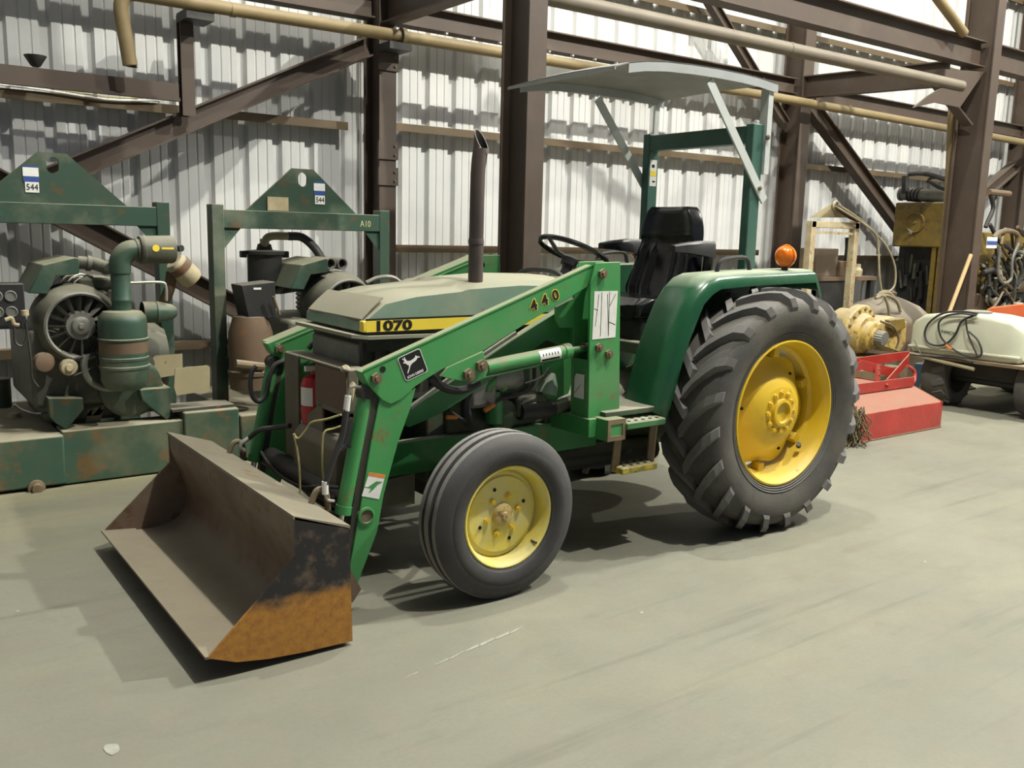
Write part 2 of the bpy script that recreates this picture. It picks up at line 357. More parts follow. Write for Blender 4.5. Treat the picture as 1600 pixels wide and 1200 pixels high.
cR2 = column(7.78, .20, 4.33, .31, 'brown steel wall column behind the tractor rear tire and amber lamp')
cR3 = column(13.75, .20, 4.33, .31, 'dark steel wall column beyond the pile of hoses')
for c, z in ((cR1, 2.05), (cR1, 2.28), (cR1, 3.05)):
    x = 1.79
    MB().box(x-.185, x+.015, 4.315, 4.345, z, z+.16).build('splice_plate', 'brown', c)
    for s in (0, 1): bolt((x-.02, 4.315, z+.04+.08*s), (0, -1, 0), .012, c)
# rear line beams
beam('steel_beam', 'brown beam along the wall behind the canopy, carrying a row of bolts', MB().ibeam((1.80, 4.47, 3.58), (7.58, 4.47, 3.57), .19, .15), 'brown')
beam('steel_beam', 'brown wall beam above the yellow machine and bench', MB().ibeam((7.79, 4.47, 3.52), (13.6, 4.47, 3.50), .19, .15))
beam('steel_beam', 'deep brown beam along the wall above the open pipe end', MB().ibeam((-6.4, 4.45, 3.56), (1.60, 4.45, 3.60), .22, .16))
for i in range(10): bolt((2.35+i*.305, 4.40, 3.475), (0, 0, -1), .022, bpy.data.objects['steel_beam'], 'steel', 'bolt')
# transverse beams from the wall columns to the free-standing columns
beam('steel_beam', 'brown cross beam tying the wall column to the column behind the hood', MB().ibeam((1.69, 2.44, 3.55), (1.70, 4.33, 3.57), .26, .15), 'brown')
beam('steel_beam', 'brown cross beam above the white lifting frame', MB().ibeam((7.66, 2.47, 3.50), (7.66, 4.33, 3.56), .26, .15))
beam('steel_beam', 'heavy brown beam high overhead spanning between the two free-standing columns', MB().ibeam((1.77, 2.26, 3.70), (7.87, 2.26, 3.69), .27, .16))
beam('steel_beam', 'heavy brown beam going on beyond the column beside the sprayer tank', MB().ibeam((8.03, 2.26, 3.70), (16, 2.26, 3.69), .27, .16))
beam('steel_beam', 'brown knee brace at the top of the column beside the sprayer tank', MB().bar((7.4, 2.5, 3.40), (7.86, 2.3, 2.95), .15, .02))
# diagonals in the wall plane
def diag(a, b, d, bf, label): return beam('diagonal_brace', label, MB().ibeam(a, b, d, bf, (0, 0, 1) if abs(b[1]-a[1]) < 1e-6 else (0, 0, 1)))
diag((1.58, 4.50, 3.26), (-3.0, 4.50, 1.02), .17, .14, 'brown diagonal brace rising to the top of the wall column beside the pipe')
diag((-3.2, 4.52, 2.93), (1.40, 4.52, .38), .18, .14, 'brown diagonal brace sloping down behind the green engine units')
diag((7.95, 4.50, 3.40), (11.6, 4.50, 1.05), .19, .14, 'brown diagonal brace sloping down to the yellow machine')
diag((13.55, 4.5, 2.95), (10.4, 4.5, 1.30), .18, .14, 'brown diagonal brace rising to the dark far column')
diag((5.75, 4.50, 4.55), (7.50, 4.50, 3.10), .12, .10, 'thin brown brace meeting the wall column above the amber lamp')
beam('hanger_post', 'short brown hanger post between the tan pipe and the diagonal brace', MB().ibeam((-.055, 4.38, 3.26), (-.055, 4.38, 2.50), .10, .10, (0, 1, 0)))
beam('channel_beam', 'brown channel beam ending at the short hanger post', MB().box(-6.4, -.13, 4.33, 4.345, 2.62, 2.735).box(-6.4, -.13, 4.33, 4.42, 2.61, 2.622).box(-6.4, -.13, 4.30, 4.345, 2.60, 2.625))
fn = MB().lathe(P(56, 105, Y=4.36), (0, 0, 1), [(.02, 0), (.035, .01), (.075, .075), (.075, .08), (.06, .075), (.02, .02)], 14).build('metal_funnel', 'dark')
tag(fn, 'small dark funnel-shaped cup standing on the channel beam', 'funnel')
# pipes
def pipe(name, label, pts, r, mat, n=14, flanges=()):
    o = MB().tube(pts, r, n).build(name, mat, sharp=50); tag(o, label, 'pipe'); struct(o)
    for c, d, rr in flanges: MB().cyl(V(c)-V(d)*.02, V(c)+V(d)*.02, rr, 16).build('pipe_collar', mat, o)
    return o
p0 = P(186, 8, Y=4.15)
elb = [(-.53, 4.15, 2.80), (-.578, 4.15, 3.18)]+[tuple(q) for q in smooth([(-.575, 4.15, 3.22), (-.545, 4.15, 3.29), (-.47, 4.15, 3.31)], 4)]
pipe('overhead_pipe', 'long tan pipe along the wall with an open end hanging down', elb+[(1.7, 4.15, 3.32), (6.9, 4.15, 3.335), (16, 4.15, 3.25)], .052, 'pipe',
     flanges=(((.25, 4.15, 3.31), (1, 0, 0), .056), ((1.75, 4.15, 3.32), (1, 0, 0), .075), ((8.3, 4.15, 3.33), (1, 0, 0), .057)))
MB().lathe((-.53, 4.15, 2.80), (-.12, 0, -1), [(.0, -.01), (.044, -.01), (.044, .004), (.052, .004)], 14).build('open_mouth', 'dark', bpy.data.objects['overhead_pipe'])
beam('pipe_bracket', 'dark bracket holding the pipe to the short hanger post', MB().box(-.11, .10, 4.14, 4.40, 3.20, 3.27), 'dark')
beam('pipe_bracket', 'dark clamp where the pipe crosses the wall column', MB().box(1.60, 1.82, 4.10, 4.34, 3.20, 3.26), 'dark')
pipe('strut_pipe', 'grey-brown strut pipe running high over the tractor canopy', [(1.763, 2.2, 3.305), (7.45, 2.2, 3.315)], .058, 'gpipe', flanges=(((4.55, 2.2, 3.31), (1, 0, 0), .061),))
pipe('drop_pipe', 'tan drain pipe standing close behind the column beside the sprayer tank', [P(1489, 160, Y=2.52), P(1483, 300, Y=2.52), (P(1470, 480, Y=2.52).x, 2.52, 0)], .05, 'pipe', flanges=((P(1489, 158, Y=2.52), (0, 0, 1), .085),))
pipe('sloping_pipe', 'short tan pipe sloping down onto the heavy overhead beam', [P(1506, 52, Y=2.15)+(P(1448, -25, Y=2.15)-P(1506, 52, Y=2.15))*3.5, P(1506, 52, Y=2.15)], .05, 'pipe')
beam('gusset_plate', 'brown gusset plate where the strut pipe meets its column', MB().prism(PL([(1478, 108), (1538, 112), (1500, 168), (1462, 160), (1428, 168), (1450, 150), (1475, 135)], 2.18), (0, .02, 0)))
# conduit bundle on the left girt
for k, (dz, r) in enumerate(((.0, .008), (.02, .006))):
    o = MB().tube(smooth([(-1.9, 4.63, 2.635+dz), (-1.1, 4.63, 2.625+dz), (-.6, 4.63, 2.60+dz), (-.2, 4.63, 2.63+dz)]), r, 6).build('wire_run', 'twine' if k else 'label')
    tag(o, 'thin pale wire lying along the wall girt under the funnel' if not k else 'yellow wire lying along the wall girt under the funnel', 'wire')
# chalk line and pale spots on the floor
def blot(pts, name, label):
    o = MB().prism([P(a, b, Z=.0012) for a, b in pts], (0, 0, .0006)).build(name, 'chalk', fl); return o
ck = []
for i in range(9):
    t = i/8; ck.append((632+190*t, 1060-82*t+random.uniform(-1.2, 1.2)))
w_ = [.5, .9, .6, 1.2, .7, 2.2, 1.6, 1.8, .4]
for i in range(8):
    if i in (1,): continue
    a, b = ck[i], ck[i+1]; blot([(a[0], a[1]-w_[i]), (b[0]-3, b[1]-w_[i+1]), (b[0]-3, b[1]+w_[i+1]), (a[0], a[1]+w_[i])], 'chalk_mark', '')
for (x, y, r) in ((175, 1170, 15), (858, 881, 3), (1445, 878, 3), (1003, 957, 3), (28, 955, 3)):
    blot([(x+r*math.cos(k*.785)*random.uniform(.7, 1.1), y+r*.7*math.sin(k*.785)*random.uniform(.7, 1.1)) for k in range(8)], 'paint_spot', '')
# ------------------------------------------------------------------ the tractor with its front loader
YC = .815
tr = thing('loader_tractor', 'green farm tractor with yellow wheels, front loader bucket and white canopy', 'tractor', (.9, YC, 0))
def mir(p): return V((p.x, 2*YC-p.y, p.z))
def nr(a, far): return (lambda p: mir(p)) if far else None
# ---- front wheels
def front_wheel(far):
    T = nr(far, far); ax = (0, -1, 0); c = V((0, 0, .385))
    def mb(): return MB(T)
    t = [(.232, -.012), (.250, .010), (.285, .022), (.330, .018), (.358, .004), (.372, -.006), (.380, -.012), (.382, -.040), (.368, -.044), (.367, -.060),
         (.384, -.064), (.385, -.100), (.368, -.104), (.368, -.120), (.382, -.124), (.380, -.150), (.372, -.158), (.358, -.168), (.330, -.182), (.285, -.186), (.250, -.174), (.232, -.152)]
    rim = mb().lathe(c, ax, [(.214, -.155), (.2375, -.160), (.236, -.152), (.212, -.14), (.205, -.075), (.195, -.068), (.180, -.068), (.176, -.058), (.100, -.054), (.060, -.056), (0, -.056)], 48).lathe(
        c, ax, [(.240, -.006), (.2385, .002), (.233, .004), (.226, .000), (.219, -.012), (.212, -.030), (.209, -.050), (.205, -.075)], 48).build('front_wheel', 'lemon', tr, 'faded lemon-yellow front wheel')
    tire = mb().lathe(c, ax, t, 72).build('tire', 'frub', rim, 'black three-rib front tire')
    mb().lathe(c, ax, [(.243, .0045), (.256, .0135), (.285, .0232), (.308, .0215), (.312, .0195)], 72).build('sidewall_band', 'swall', rim)
    for a, b in ((-.014, -.040), (-.065, -.099), (-.125, -.150)):
        r = .3825 if a != -.065 else .3856
        mb().lathe(c, ax, [(r-.002, a), (r, a-.002), (r, b+.002), (r-.002, b)], 72).build('tread_rib', 'rib', rim)
    hub = mb().lathe(c, ax, [(.055, -.060), (.053, -.046), (.048, -.034), (.036, -.030), (.018, -.030), (.016, -.020), (0, -.020)], 20).build('hub_cap', 'hub', rim, 'rusty hub cap')
    if far: return
    for k in range(6):
        a = math.radians(10+60*k); bolt((c.x+.088*math.cos(a), .054, c.z+.088*math.sin(a)), (0, -1, 0), .015, rim, 'yellow', 'wheel_bolt')
    for k in range(4):
        a = math.radians(20+90*k); q = V((c.x+.128*math.cos(a), .0555, c.z+.128*math.sin(a)))
        MB().cyl(q, q+V((0, -.003, 0)), .0085, 12).build('bolt_hole', 'ink', rim)
    MB().tube([(.155, .03, .24), (.158, -.004, .237)], .006, 8).build('valve_stem', 'black', rim)
for far in (0, 1): front_wheel(far)
# ---- rear wheels
RC = V((1.864, -.05, .69)); RR = .695
def tread(r, y): return V((0, y, r))
def rear_wheel(far):
    T = nr(far, far); c = RC; ax = (0, -1, 0)
    rim = MB(T).lathe(c, ax, [(.418, -.012), (.414, .004), (.404, .006), (.398, -.004), (.388, -.022), (.380, -.040), (.372, -.10), (.352, -.115), (.348, -.20), (.372, -.22), (.38, -.30), (.41, -.33)], 64).build('rear_wheel', 'yellow', tr, 'bright yellow rear wheel rim')
    prof = [(.400, -.010), (.440, .006), (.500, .030), (.560, .038), (.610, .026), (.640, -.004), (.655, -.050), (.661, -.150), (.655, -.250), (.640, -.296), (.610, -.330), (.560, -.345), (.500, -.335), (.440, -.315), (.400, -.30)]
    tire = MB(T).lathe(c, ax, prof, 80).build('tire', 'rubber', rim, 'black lugged rear tire')
    for rr, yy in ((.425, .003), (.437, .0085), (.449, .0135)):
        MB(T).lathe(c, ax, [(rr-.003, yy-.001), (rr, yy+.0022), (rr+.003, yy+.0035)], 64).build('bead_ring', 'lug', rim)
    # tread lugs: centre end leads, shoulder end trails
    def lug(side):
        path = [(.175 if side else .155, .655, -1.5), (.10, .658, 5), (.045, .655, 10), (.0, .645, 14.5), (-.022, .622, 17), (-.030, .590, 18.5)]
        top = [.695, .697, .694, .683, .650, .600]; hw = [.026, .025, .025, .025, .025, .024]
        rings = []
        for (y, rb, dg), rt, h in zip(path, top, hw):
            yy = y if not side else .30-y; yo = -.05+yy
            a0 = math.radians(-dg); ring = []
            ey = (-.012 if not side else .012) if dg > 16 else 0
            for rr, dh, e in ((rb-.02, h*1.35, 0), (rt, h, ey), (rt, -h, ey), (rb-.02, -h*1.35, 0)):
                a = a0+dh/rr; ring.append(V((-rr*math.sin(a), yo+e-RC.y, rr*math.cos(a))))
            rings.append(ring)
        return rings
    for side in (0, 1):
        m_ = MB(None); rg = lug(side)
        if far: rg = [[V((p.x, -p.y, p.z)) for p in r] for r in rg]
        m_.loft(rg); me = m_.mesh('tread_lug', V((0, 0, 0)), 30); me.materials.append(M['lug'])
        cc = mir(c) if far else c
        for k in range(20):
            rep('tread_lug', me, rim, Matrix.Translation(cc) @ Matrix.Rotation(-math.radians(18*k+9*side+4), 4, 'Y'))
    # wheel centre disc, scalloped edge
    def rf(i, a): return 1 if i > 2 else 1+.055*math.cos(6*a+.6)
    disc = MB(T).lathe(c, ax, [(.318, -.160), (.318, -.146), (.300, -.142), (.262, -.120), (.215, -.075), (.190, -.058), (.150, -.040), (.138, -.036), (.078, -.036), (.076, -.014), (.060, -.012), (.055, -.030), (0, -.032)], 72, rf).build('wheel_disc', 'yellow', rim, bevel=0)
    if far: return
    for k in range(12):
        a = 2*math.pi*k/12; bolt((c.x+.110*math.cos(a), c.y+.037, c.z+.110*math.sin(a)), (0, -1, 0), .0175, rim, 'yellow', 'wheel_bolt')
    for k in range(6):
        a = math.radians(30+60*k-6); u = V((math.cos(a), 0, math.sin(a)))
        MB().obox(c+u*.335+V((0, .14, 0)), u*.03, V((0, .03, 0)), V((-u.z, 0, u.x))*.025).build('rim_lug', 'yellow', rim, bevel=.006)
        bolt(c+u*.315+V((0, .135, 0)), (0, -1, 0), .015, rim, 'yellow', 'wheel_bolt')
        q = c+V((math.cos(a+.5), 0, math.sin(a+.5)))*.252+V((0, .108, 0)); 
        if k % 2 == 0: MB().cyl(q, q+V((0, -.008, 0)), .009, 10).build('bolt_hole', 'ink', rim)
    q = c+V((.245, .075, -.235)); MB().cyl(q, q+V((-.02, -.015, .02)), .014, 10).build('valve_stem', 'plast', rim)
for far in (0, 1): rear_wheel(far)
# ---- chassis
MB().box(-.56, .95, .50, .56, .50, .66).box(-.56, .95, 1.07, 1.13, .50, .66).box(-.56, -.45, .50, 1.13, .51, .65).build('frame_rail', 'green', tr, bevel=.004)
MB().box(-.10, .70, .56, 1.07, .42, 1.14).box(.0, .62, .53, .56, .66, .98).build('engine_block', 'dgreen', tr, bevel=.01)
MB().box(-.02, .55, .60, 1.03, .30, .42).build('oil_pan', 'dark', tr, bevel=.02)
MB().lathe((.70, YC, .62), (1, 0, 0), [(0, 0), (.27, 0), (.27, .12), (.22, .3), (.20, .55), (.24, .8), (.26, 1.3), (.2, 1.45), (0, 1.45)], 20).build('transmission', 'dgreen', tr)
MB().tube([(1.864, .26, .69), (1.864, .42, .69), (1.864, .6, .69), (1.864, 1.03, .69), (1.864, 1.2, .69), (1.864, 1.37, .69)], [.11, .11, .18, .18, .11, .11], 16).build('rear_axle', 'dgreen', tr)
MB().bar((0, .15, .44), (0, YC, .50), .12, .12).bar((0, 1.48, .44), (0, YC, .50), .12, .12).build('front_axle', 'green', tr, bevel=.006)
for s in (.19, 1.44): MB().cyl((0, s, .30), (0, s, .56), .04).cyl((0, s, .385), (0, s+(-.13 if s < 1 else .13), .385), .035).build('spindle', 'green', tr)
MB().tube([(.02, .24, .42), (.22, .42, .42), (.22, 1.2, .42), (.02, 1.40, .42)], .016, 8).build('tie_rod', 'dark', tr)
# visible engine detail on the near side
def near(name, mat, mb, label=None, bevel=0): return mb.build(name, mat, tr, label, bevel)
near('front_side_panel', 'deck', MB().box(-.46, .05, .535, .56, .86, 1.14))
for k in range(6): near('louver_rib', 'brown', MB().box(-.40+.075*k, -.375+.075*k, .518, .54, .93, 1.135))
near('radiator', 'deck', MB().box(-.42, -.30, .55, 1.08, .70, 1.15))
near('radiator_front', 'alloy', MB().box(-.47, -.42, .56, 1.07, .84, 1.13), bevel=.01)
near('alternator', 'alloy', MB().lathe(P(790, 590, Y=.46), (1, 0, 0), [(0, -.09), (.05, -.09), (.06, -.06), (.06, .06), (.05, .08), (0, .08)], 16))
near('fuel_filter', 'loader', MB().lathe(P(772, 642, Y=.47), (0, 0, 1), [(0, -.06), (.045, -.06), (.045, .06), (.03, .075), (.03, .10), (0, .1)], 14))
near('injection_pump', 'alloy', MB().box(.06, .22, .42, .53, .80, .95), bevel=.02)
near('starter', 'dark', MB().lathe(P(838, 640, Y=.45), (1, 0, 0), [(0, -.11), (.045, -.11), (.05, -.08), (.05, .1), (0, .1)], 14))
near('air_intake_elbow', 'loader', MB().tube(smooth([P(760, 612, Y=.44), P(764, 600, Y=.44), P(776, 594, Y=.44), P(788, 606, Y=.44)], 4), .03, 12))
near('heat_shield', 'loader', MB().prism(PL([(845, 560), (893, 556), (897, 585), (888, 615), (872, 622), (866, 640), (852, 650), (845, 640), (850, 600)], .44), (0, .02, 0)))
near('injector_cover', 'engine', MB().box(.36, .56, .43, .55, .72, .84), bevel=.03)
near('pump_drum', 'dgreen', MB().lathe((.30, .47, .74), (0, -1, 0), [(0, -.08), (.075, -.08), (.08, 0), (.06, .02), (.03, .03), (0, .03)], 18))
near('drain_pipe', 'engine', MB().tube([P(860, 640, Y=.44), P(900, 625, Y=.42), P(930, 628, Y=.42)], .035, 10))
near('shield_cone', 'hood', MB().lathe(P(857, 600, Y=.42), (.3, 0, 1), [(0, .06), (.02, .06), (.05, .0), (.055, -.05), (0, -.05)], 14))
def hose(pts, Y, r=.014, mat='hose', name='hose', label=None, par=None):
    q = [P(a, b, Y=(Y if not isinstance(Y, (list, tuple)) else Y[i])) for i, (a, b) in enumerate(pts)]
    return MB().tube(smooth(q, 5), r, 8).build(name, mat, par or tr, label)
hose([(800, 560), (775, 580), (740, 605), (728, 630), (732, 660), (750, 668)], .45, .028)
hose([(835, 575), (833, 600), (815, 615), (780, 625), (760, 640)], .43, .010)
hose([(700, 640), (720, 655), (752, 662)], .44, .012)
hose([(757, 642), (772, 632)], .40, .012, 'lorange', 'orange_connector', 'orange hose connector')
hose([(698, 652), (714, 652)], .40, .010, 'lorange', 'orange_connector', 'orange hose connector')
hose([(820, 600), (845, 590), (858, 575)], .38, .006)
# ---- hood
HY0, HY1 = .50, 1.13
def hood_ring(x, zt, zs, w=1.0, zb=1.19):
    h = (HY1-HY0)/2*w; r = []
    for yy, zz in ((-1, zb), (-1, zs), (-.90, zs+(zt-zs)*.55), (-.68, zt-.012), (-.3, zt), (.3, zt), (.68, zt-.012), (.90, zs+(zt-zs)*.55), (1, zs), (1, zb)):
        r.append(V((x, YC+yy*h, zz)))
    return r
rings = [hood_ring(-.475, 1.225, 1.215, .97, 1.195), hood_ring(-.468, 1.245, 1.235), hood_ring(-.36, 1.335, 1.315), hood_ring(-.2, 1.37, 1.345), hood_ring(.05, 1.395, 1.365), hood_ring(.09, 1.415, 1.375), hood_ring(.4, 1.435, 1.39), hood_ring(.72, 1.43, 1.38), hood_ring(.78, 1.40, 1.36)]
hd = MB().loft(rings).build('hood', 'hood', tr, 'faded dusty green hood', sharp=28)
MB().grid([[V((x, y, z+.004)) for y in (.52, .7, .93, 1.11)] for x, z in ((-.47, 1.240), (-.42, 1.288), (-.362, 1.335))], (0, 0, .006)).build('hood_nose_plate', 'hoodtop', hd, 'dusty brown-grey sloping nose plate')
for a, b in (((536, 492), (550, 486)), ((541, 494), (546, 489))):
    MB().prism([P(a[0]-4, a[1], Y=.78)+V((0, 0, .012)), P(a[0]+5, a[1]-1, Y=.78)+V((0, 0, .012)), P(b[0]+4, b[1], Y=.78)+V((0, 0, .012)), P(b[0]-5, b[1], Y=.78)+V((0, 0, .012))], (0, 0, -.03)).build('nose_plate_hole', 'ink', hd)
MB().box(-.462, .76, .492, .502, 1.192, 1.243).build('yellow_stripe', 'stripe', hd, 'yellow side stripe')
MB().box(-.478, -.458, .492, .53, 1.192, 1.243).build('stripe_end_cap', 'stripe', hd, bevel=.006)
MB().box(-.46, .76, .494, .50, 1.245, 1.252).box(-.46, .76, .494, .50, 1.183, 1.190).build('stripe_border', 'ink', hd)
text('1070', .062, (-.325, .4915, 1.216), (1, 0, 0), (0, 0, 1), 'ink', hd, 'model_number', 1.6, bold=.0026)
near('nose_ledge', 'hoodtop', MB().prism([V((-.53, .50, 1.168)), V((-.53, 1.13, 1.168)), V((-.2, 1.13, 1.16)), V((-.10, .50, 1.155)), V((-.10, .485, 1.155)), V((-.45, .475, 1.160))], (0, 0, .016)))
near('lower_hood_band', 'deck', MB().box(-.44, .76, .515, 1.11, 1.10, 1.195))
near('latch_spring', 'bolt', MB().tube([P(527, 500+k*1.6, Y=.78)+V((.006*math.cos(k*2), .006*math.sin(k*2), 0)) for k in range(10)], .003, 5))
# dash and steering
near('dash_cowl', 'dgreen', MB().loft([[V((.76, y, z)) for y, z in ((.50, 1.1), (.52, 1.37), (.66, 1.42), (.97, 1.42), (1.11, 1.37), (1.13, 1.1))], [V((1.0, y, z)) for y, z in ((.52, 1.1), (.56, 1.36), (.68, 1.41), (.95, 1.41), (1.07, 1.36), (1.11, 1.1))], [V((1.06, y, z)) for y, z in ((.56, 1.1), (.60, 1.28), (.70, 1.32), (.93, 1.32), (1.03, 1.28), (1.07, 1.1))]]))
near('cowl_lip', 'plast', MB().tube(smooth([(.76, .53, 1.37), (.77, .66, 1.44), (.77, .815, 1.455), (.77, .97, 1.44), (.76, 1.1, 1.37)], 5), .014, 8))
SW = V((.985, .80, 1.555)); sn = V((.40, 0, .92)).normalized(); su = V((0, 1, 0)); sw_ = sn.cross(su)
st = MB().tube(arc(SW, su, sw_, .20, 0, 2*math.pi, 36), .0145, 10, False).build('steering_wheel', 'vinyl', tr, 'black steering wheel')
MB().lathe(SW-sn*.065, sn, [(0, -.02), (.045, -.02), (.05, .02), (.03, .035), (0, .035)], 16).build('steering_hub', 'plast', st)
for k in range(3):
    a = math.radians(90+120*k); u = su*math.cos(a)+sw_*math.sin(a)
    MB().tube([SW-sn*.05+u*.03, SW-sn*.045+u*.10, SW+u*.195], [.016, .013, .011], 8).build('spoke', 'plast', st)
MB().tube([SW-sn*.07, SW-sn*.30], .03, 10).build('steering_column', 'plast', tr)
# ---- exhaust stack
sp = P(742, 492, Y=.585); sx = sp.x
ex = MB().tube([(sx, .585, 1.30), (sx, .585, 1.62)], .037, 18).build('exhaust_stack', 'exh', tr, 'rusty vertical exhaust stack')
ch = V((.30, -.95, 0)).normalized(); rg = []
for z_, ox in ((1.60, 0), (1.8, .001), (1.93, .003), (2.0, .008), (2.05, .016)):
    rg.append([V((sx+ox+.036*math.cos(k*math.pi/12), .585+.036*math.sin(k*math.pi/12), z_)) for k in range(24)])
def mouth(r_, dz=0): return [V((sx+.022, .585, 2.085+dz))+V((math.cos(k*math.pi/12), math.sin(k*math.pi/12), 0))*r_+V((0, 0, -1.75*r_*(math.cos(k*math.pi/12)*ch.x+math.sin(k*math.pi/12)*ch.y))) for k in range(24)]
rg.append(mouth(.036))
MB().loft(rg+[mouth(.031)], False).build('stack_pipe', 'exh', ex)
MB().loft([mouth(.0312, -.002), [V((p.x-.022, p.y, 1.86)) for p in mouth(.029)], [V((sx, .585, 1.86))]*24], False).build('stack_mouth', 'ink', ex)
MB().lathe((sx+.0, .585, 1.6), (0, 0, 1), [(.039, -.01), (.039, .01), (.036, .02)], 18).build('stack_collar', 'exh', ex)
# ---- seat
def seat_back():
    rr = []
    for i in range(25):
        t = i/24; z = 1.27+.56*t
        hw = .272-.10*max(0, t-.12) if t < .62 else .222*(1-.30*((t-.62)/.38)**2.6)
        if t < .1: hw *= .80+2*t
        x = 1.70+.10*t+(.03*math.sin(t*3.1)); th = .085 if t < .6 else .085-.02*(t-.6)
        if t > .96: th *= .6
        ring = []
        for k in range(96):
            a = 2*math.pi*k/96; cx, cy = math.cos(a), math.sin(a)
            yy = hw*(abs(cy)**.55)*(1 if cy > 0 else -1); fx = -(abs(cx)**.5)*(1 if cx > 0 else -1)*th/2
            if cx > 0:
                side = .045*(abs(yy)/hw)**3; fx -= side
                if t < .64: fx -= .024*abs(math.sin(math.pi*(yy+hw)/(2*hw)*6))**.7*min(1, (.64-t)*8)
                else: fx -= .016*min(1, (t-.62)*12)
            ring.append(V((x+fx, YC-.01+yy, z)))
        rr.append(ring)
    return MB().loft(rr)
se = seat_back().build('seat_back', 'vinyl', tr, 'black pleated vinyl seat back', sharp=60)
cr = []
for i in range(13):
    t = i/12; x = 1.32+.46*t; hw = .25*(1-.25*(1-min(1, t*3))**2); zt = 1.285+.02*math.sin(t*3)-(0 if t > .1 else .03); zb = 1.17
    ring = []
    for k in range(40):
        a = 2*math.pi*k/40; cx, cy = math.cos(a), math.sin(a); yy = hw*(abs(cx)**.5)*(1 if cx > 0 else -1); zz = (zt+zb)/2+(zt-zb)/2*(abs(cy)**.5)*(1 if cy > 0 else -1)
        if cy > 0: zz += .03*(abs(yy)/hw)**3-.010*abs(math.sin(math.pi*(yy+hw)/(2*hw)*5))**.6
        ring.append(V((x, YC-.01+yy, zz)))
    cr.append(ring)
MB().loft(cr).build('seat_cushion', 'vinyl', tr, 'black vinyl seat cushion', sharp=60)
MB().box(1.36, 1.86, .60, 1.02, 1.03, 1.18).build('seat_base', 'dark', tr, bevel=.02)
for y, n_ in ((.505, 0), (1.115, 1)):
    MB().loft([[V((x, y+sy*w_, z+sz*h)) for sy, sz in ((-1, -1), (-1, .6), (-.6, 1), (.6, 1), (1, .6), (1, -1))] for x, z, w_, h in ((1.47, 1.585, .024, .018), (1.56, 1.59, .032, .028), (1.70, 1.59, .034, .042), (1.80, 1.58, .030, .05))]).build('armrest', 'plast', tr)
    MB().tube([(1.78, y, 1.56), (1.80, y+(.03 if not n_ else -.03), 1.44), (1.77, y+(.06 if not n_ else -.06), 1.36)], .03, 8).build('armrest_bracket', 'plast', tr)
MB().box(1.30, 1.95, .42, 1.20, .98, 1.05).build('seat_platform', 'dgreen', tr, bevel=.01)
# ---- fenders
def fender(far):
    T = nr(far, far)
    crest = [(1.055, .735), (1.075, .80), (1.10, .90), (1.135, 1.02), (1.185, 1.15), (1.25, 1.28), (1.32, 1.37), (1.39, 1.425), (1.47, 1.45), (1.70, 1.462), (2.0, 1.470), (2.30, 1.475), (2.34, 1.40), (2.36, 1.36)]
    rows = []
    for i, (x, z) in enumerate(crest):
        yo = .135+max(0, (.9-z))*.08; rim_in = (.06, -.02) if i < 6 else ((.02, -.05) if i < 8 else (0, -.05))
        rows.append([(x+.02, .42, z), (x, .33, z+.004), (x, .24, z+.006), (x, yo+.03, z), (x+rim_in[0]*.4+.004, yo, z-.01+rim_in[1]*.3), (x+rim_in[0], yo-.004, z-.016+rim_in[1])])
    f = MB(T).grid(rows, (.006, 0, -.006)).build('fender', 'fender', tr, 'glossy dark green fender with dusty top', sharp=50)
    MB(T).prism([V((x+.02, .42, z)) for x, z in crest]+[V((2.3, .42, .95)), V((1.25, .42, .62))], (0, .01, 0)).build('fender_side_plate', 'fender', f)
    MB(T).tube(smooth([(1.62, .30, 1.455), (1.64, .30, 1.51), (1.70, .30, 1.535), (1.86, .30, 1.54), (1.90, .30, 1.47)], 4), .013, 8).build('grab_handle', 'plast', f)
    yl = .20; c = V((2.09, yl, 1.555))
    lm = MB(T).lathe(c, (1, 0, 0), [(0, -.052), (.038, -.046), (.058, -.026), (.064, 0), (.058, .026), (.038, .046), (0, .052)], 20).build('turn_lamp', 'amber', f, 'round amber turn signal lamp')
    MB(T).lathe(c, (1, 0, 0), [(.066, -.008), (.069, 0), (.066, .008)], 20).build('lamp_rim', 'amber', lm)
    MB(T).tube([(2.09, yl, 1.50), (2.09, yl, 1.47)], .02, 8).build('lamp_stem', 'black', lm)
for far in (0, 1): fender(far)
# ---- roll bar and canopy
RX = 2.055
rp = MB()
for y in (.455, 1.315): rp.box(RX-.045, RX+.045, y-.03, y+.03, .95, 2.315)
rp.box(RX-.04, RX+.04, .455, 1.315, 2.205, 2.305)
rp = rp.build('roll_bar', 'rops', tr, 'dark teal green roll bar', bevel=.006)
MB().box(RX-.030, RX+.030, 1.2835, 1.285, 1.98, 2.15).build('warning_label', 'label', rp); MB().box(RX-.026, RX+.026, 1.2825, 1.2835, 2.045, 2.08).build('label_stripe', 'stripe', rp)
MB().box(RX-.015, RX+.01, 1.2825, 1.2835, 2.10, 2.12).box(RX-.005, RX+.02, 1.2825, 1.2835, 2.005, 2.015).build('label_print', 'ink', rp)
CY0, CY1 = .40, 1.33
cx = [(.89, 2.462), (.98, 2.49), (1.10, 2.512), (1.25, 2.528), (1.45, 2.537), (1.65, 2.54), (1.85, 2.538), (2.02, 2.53), (2.17, 2.515)]
cz = [z+.028 for _, z in cx]
can = MB().grid([[(x, CY0+(CY1-CY0)*k/6, z+.028+.012*math.sin(math.pi*k/6)) for k in range(7)] for (x, z) in cx], (0, 0, .006)).build('canopy', 'alu', tr, 'grey-white sheet metal sun canopy', sharp=25)
for y in (CY0, CY1): MB().grid([[(x, y, z-.018), (x, y, z+.032)] for x, z in cx[1:]], (0, .006, 0)).build('canopy_flange', 'white', can)
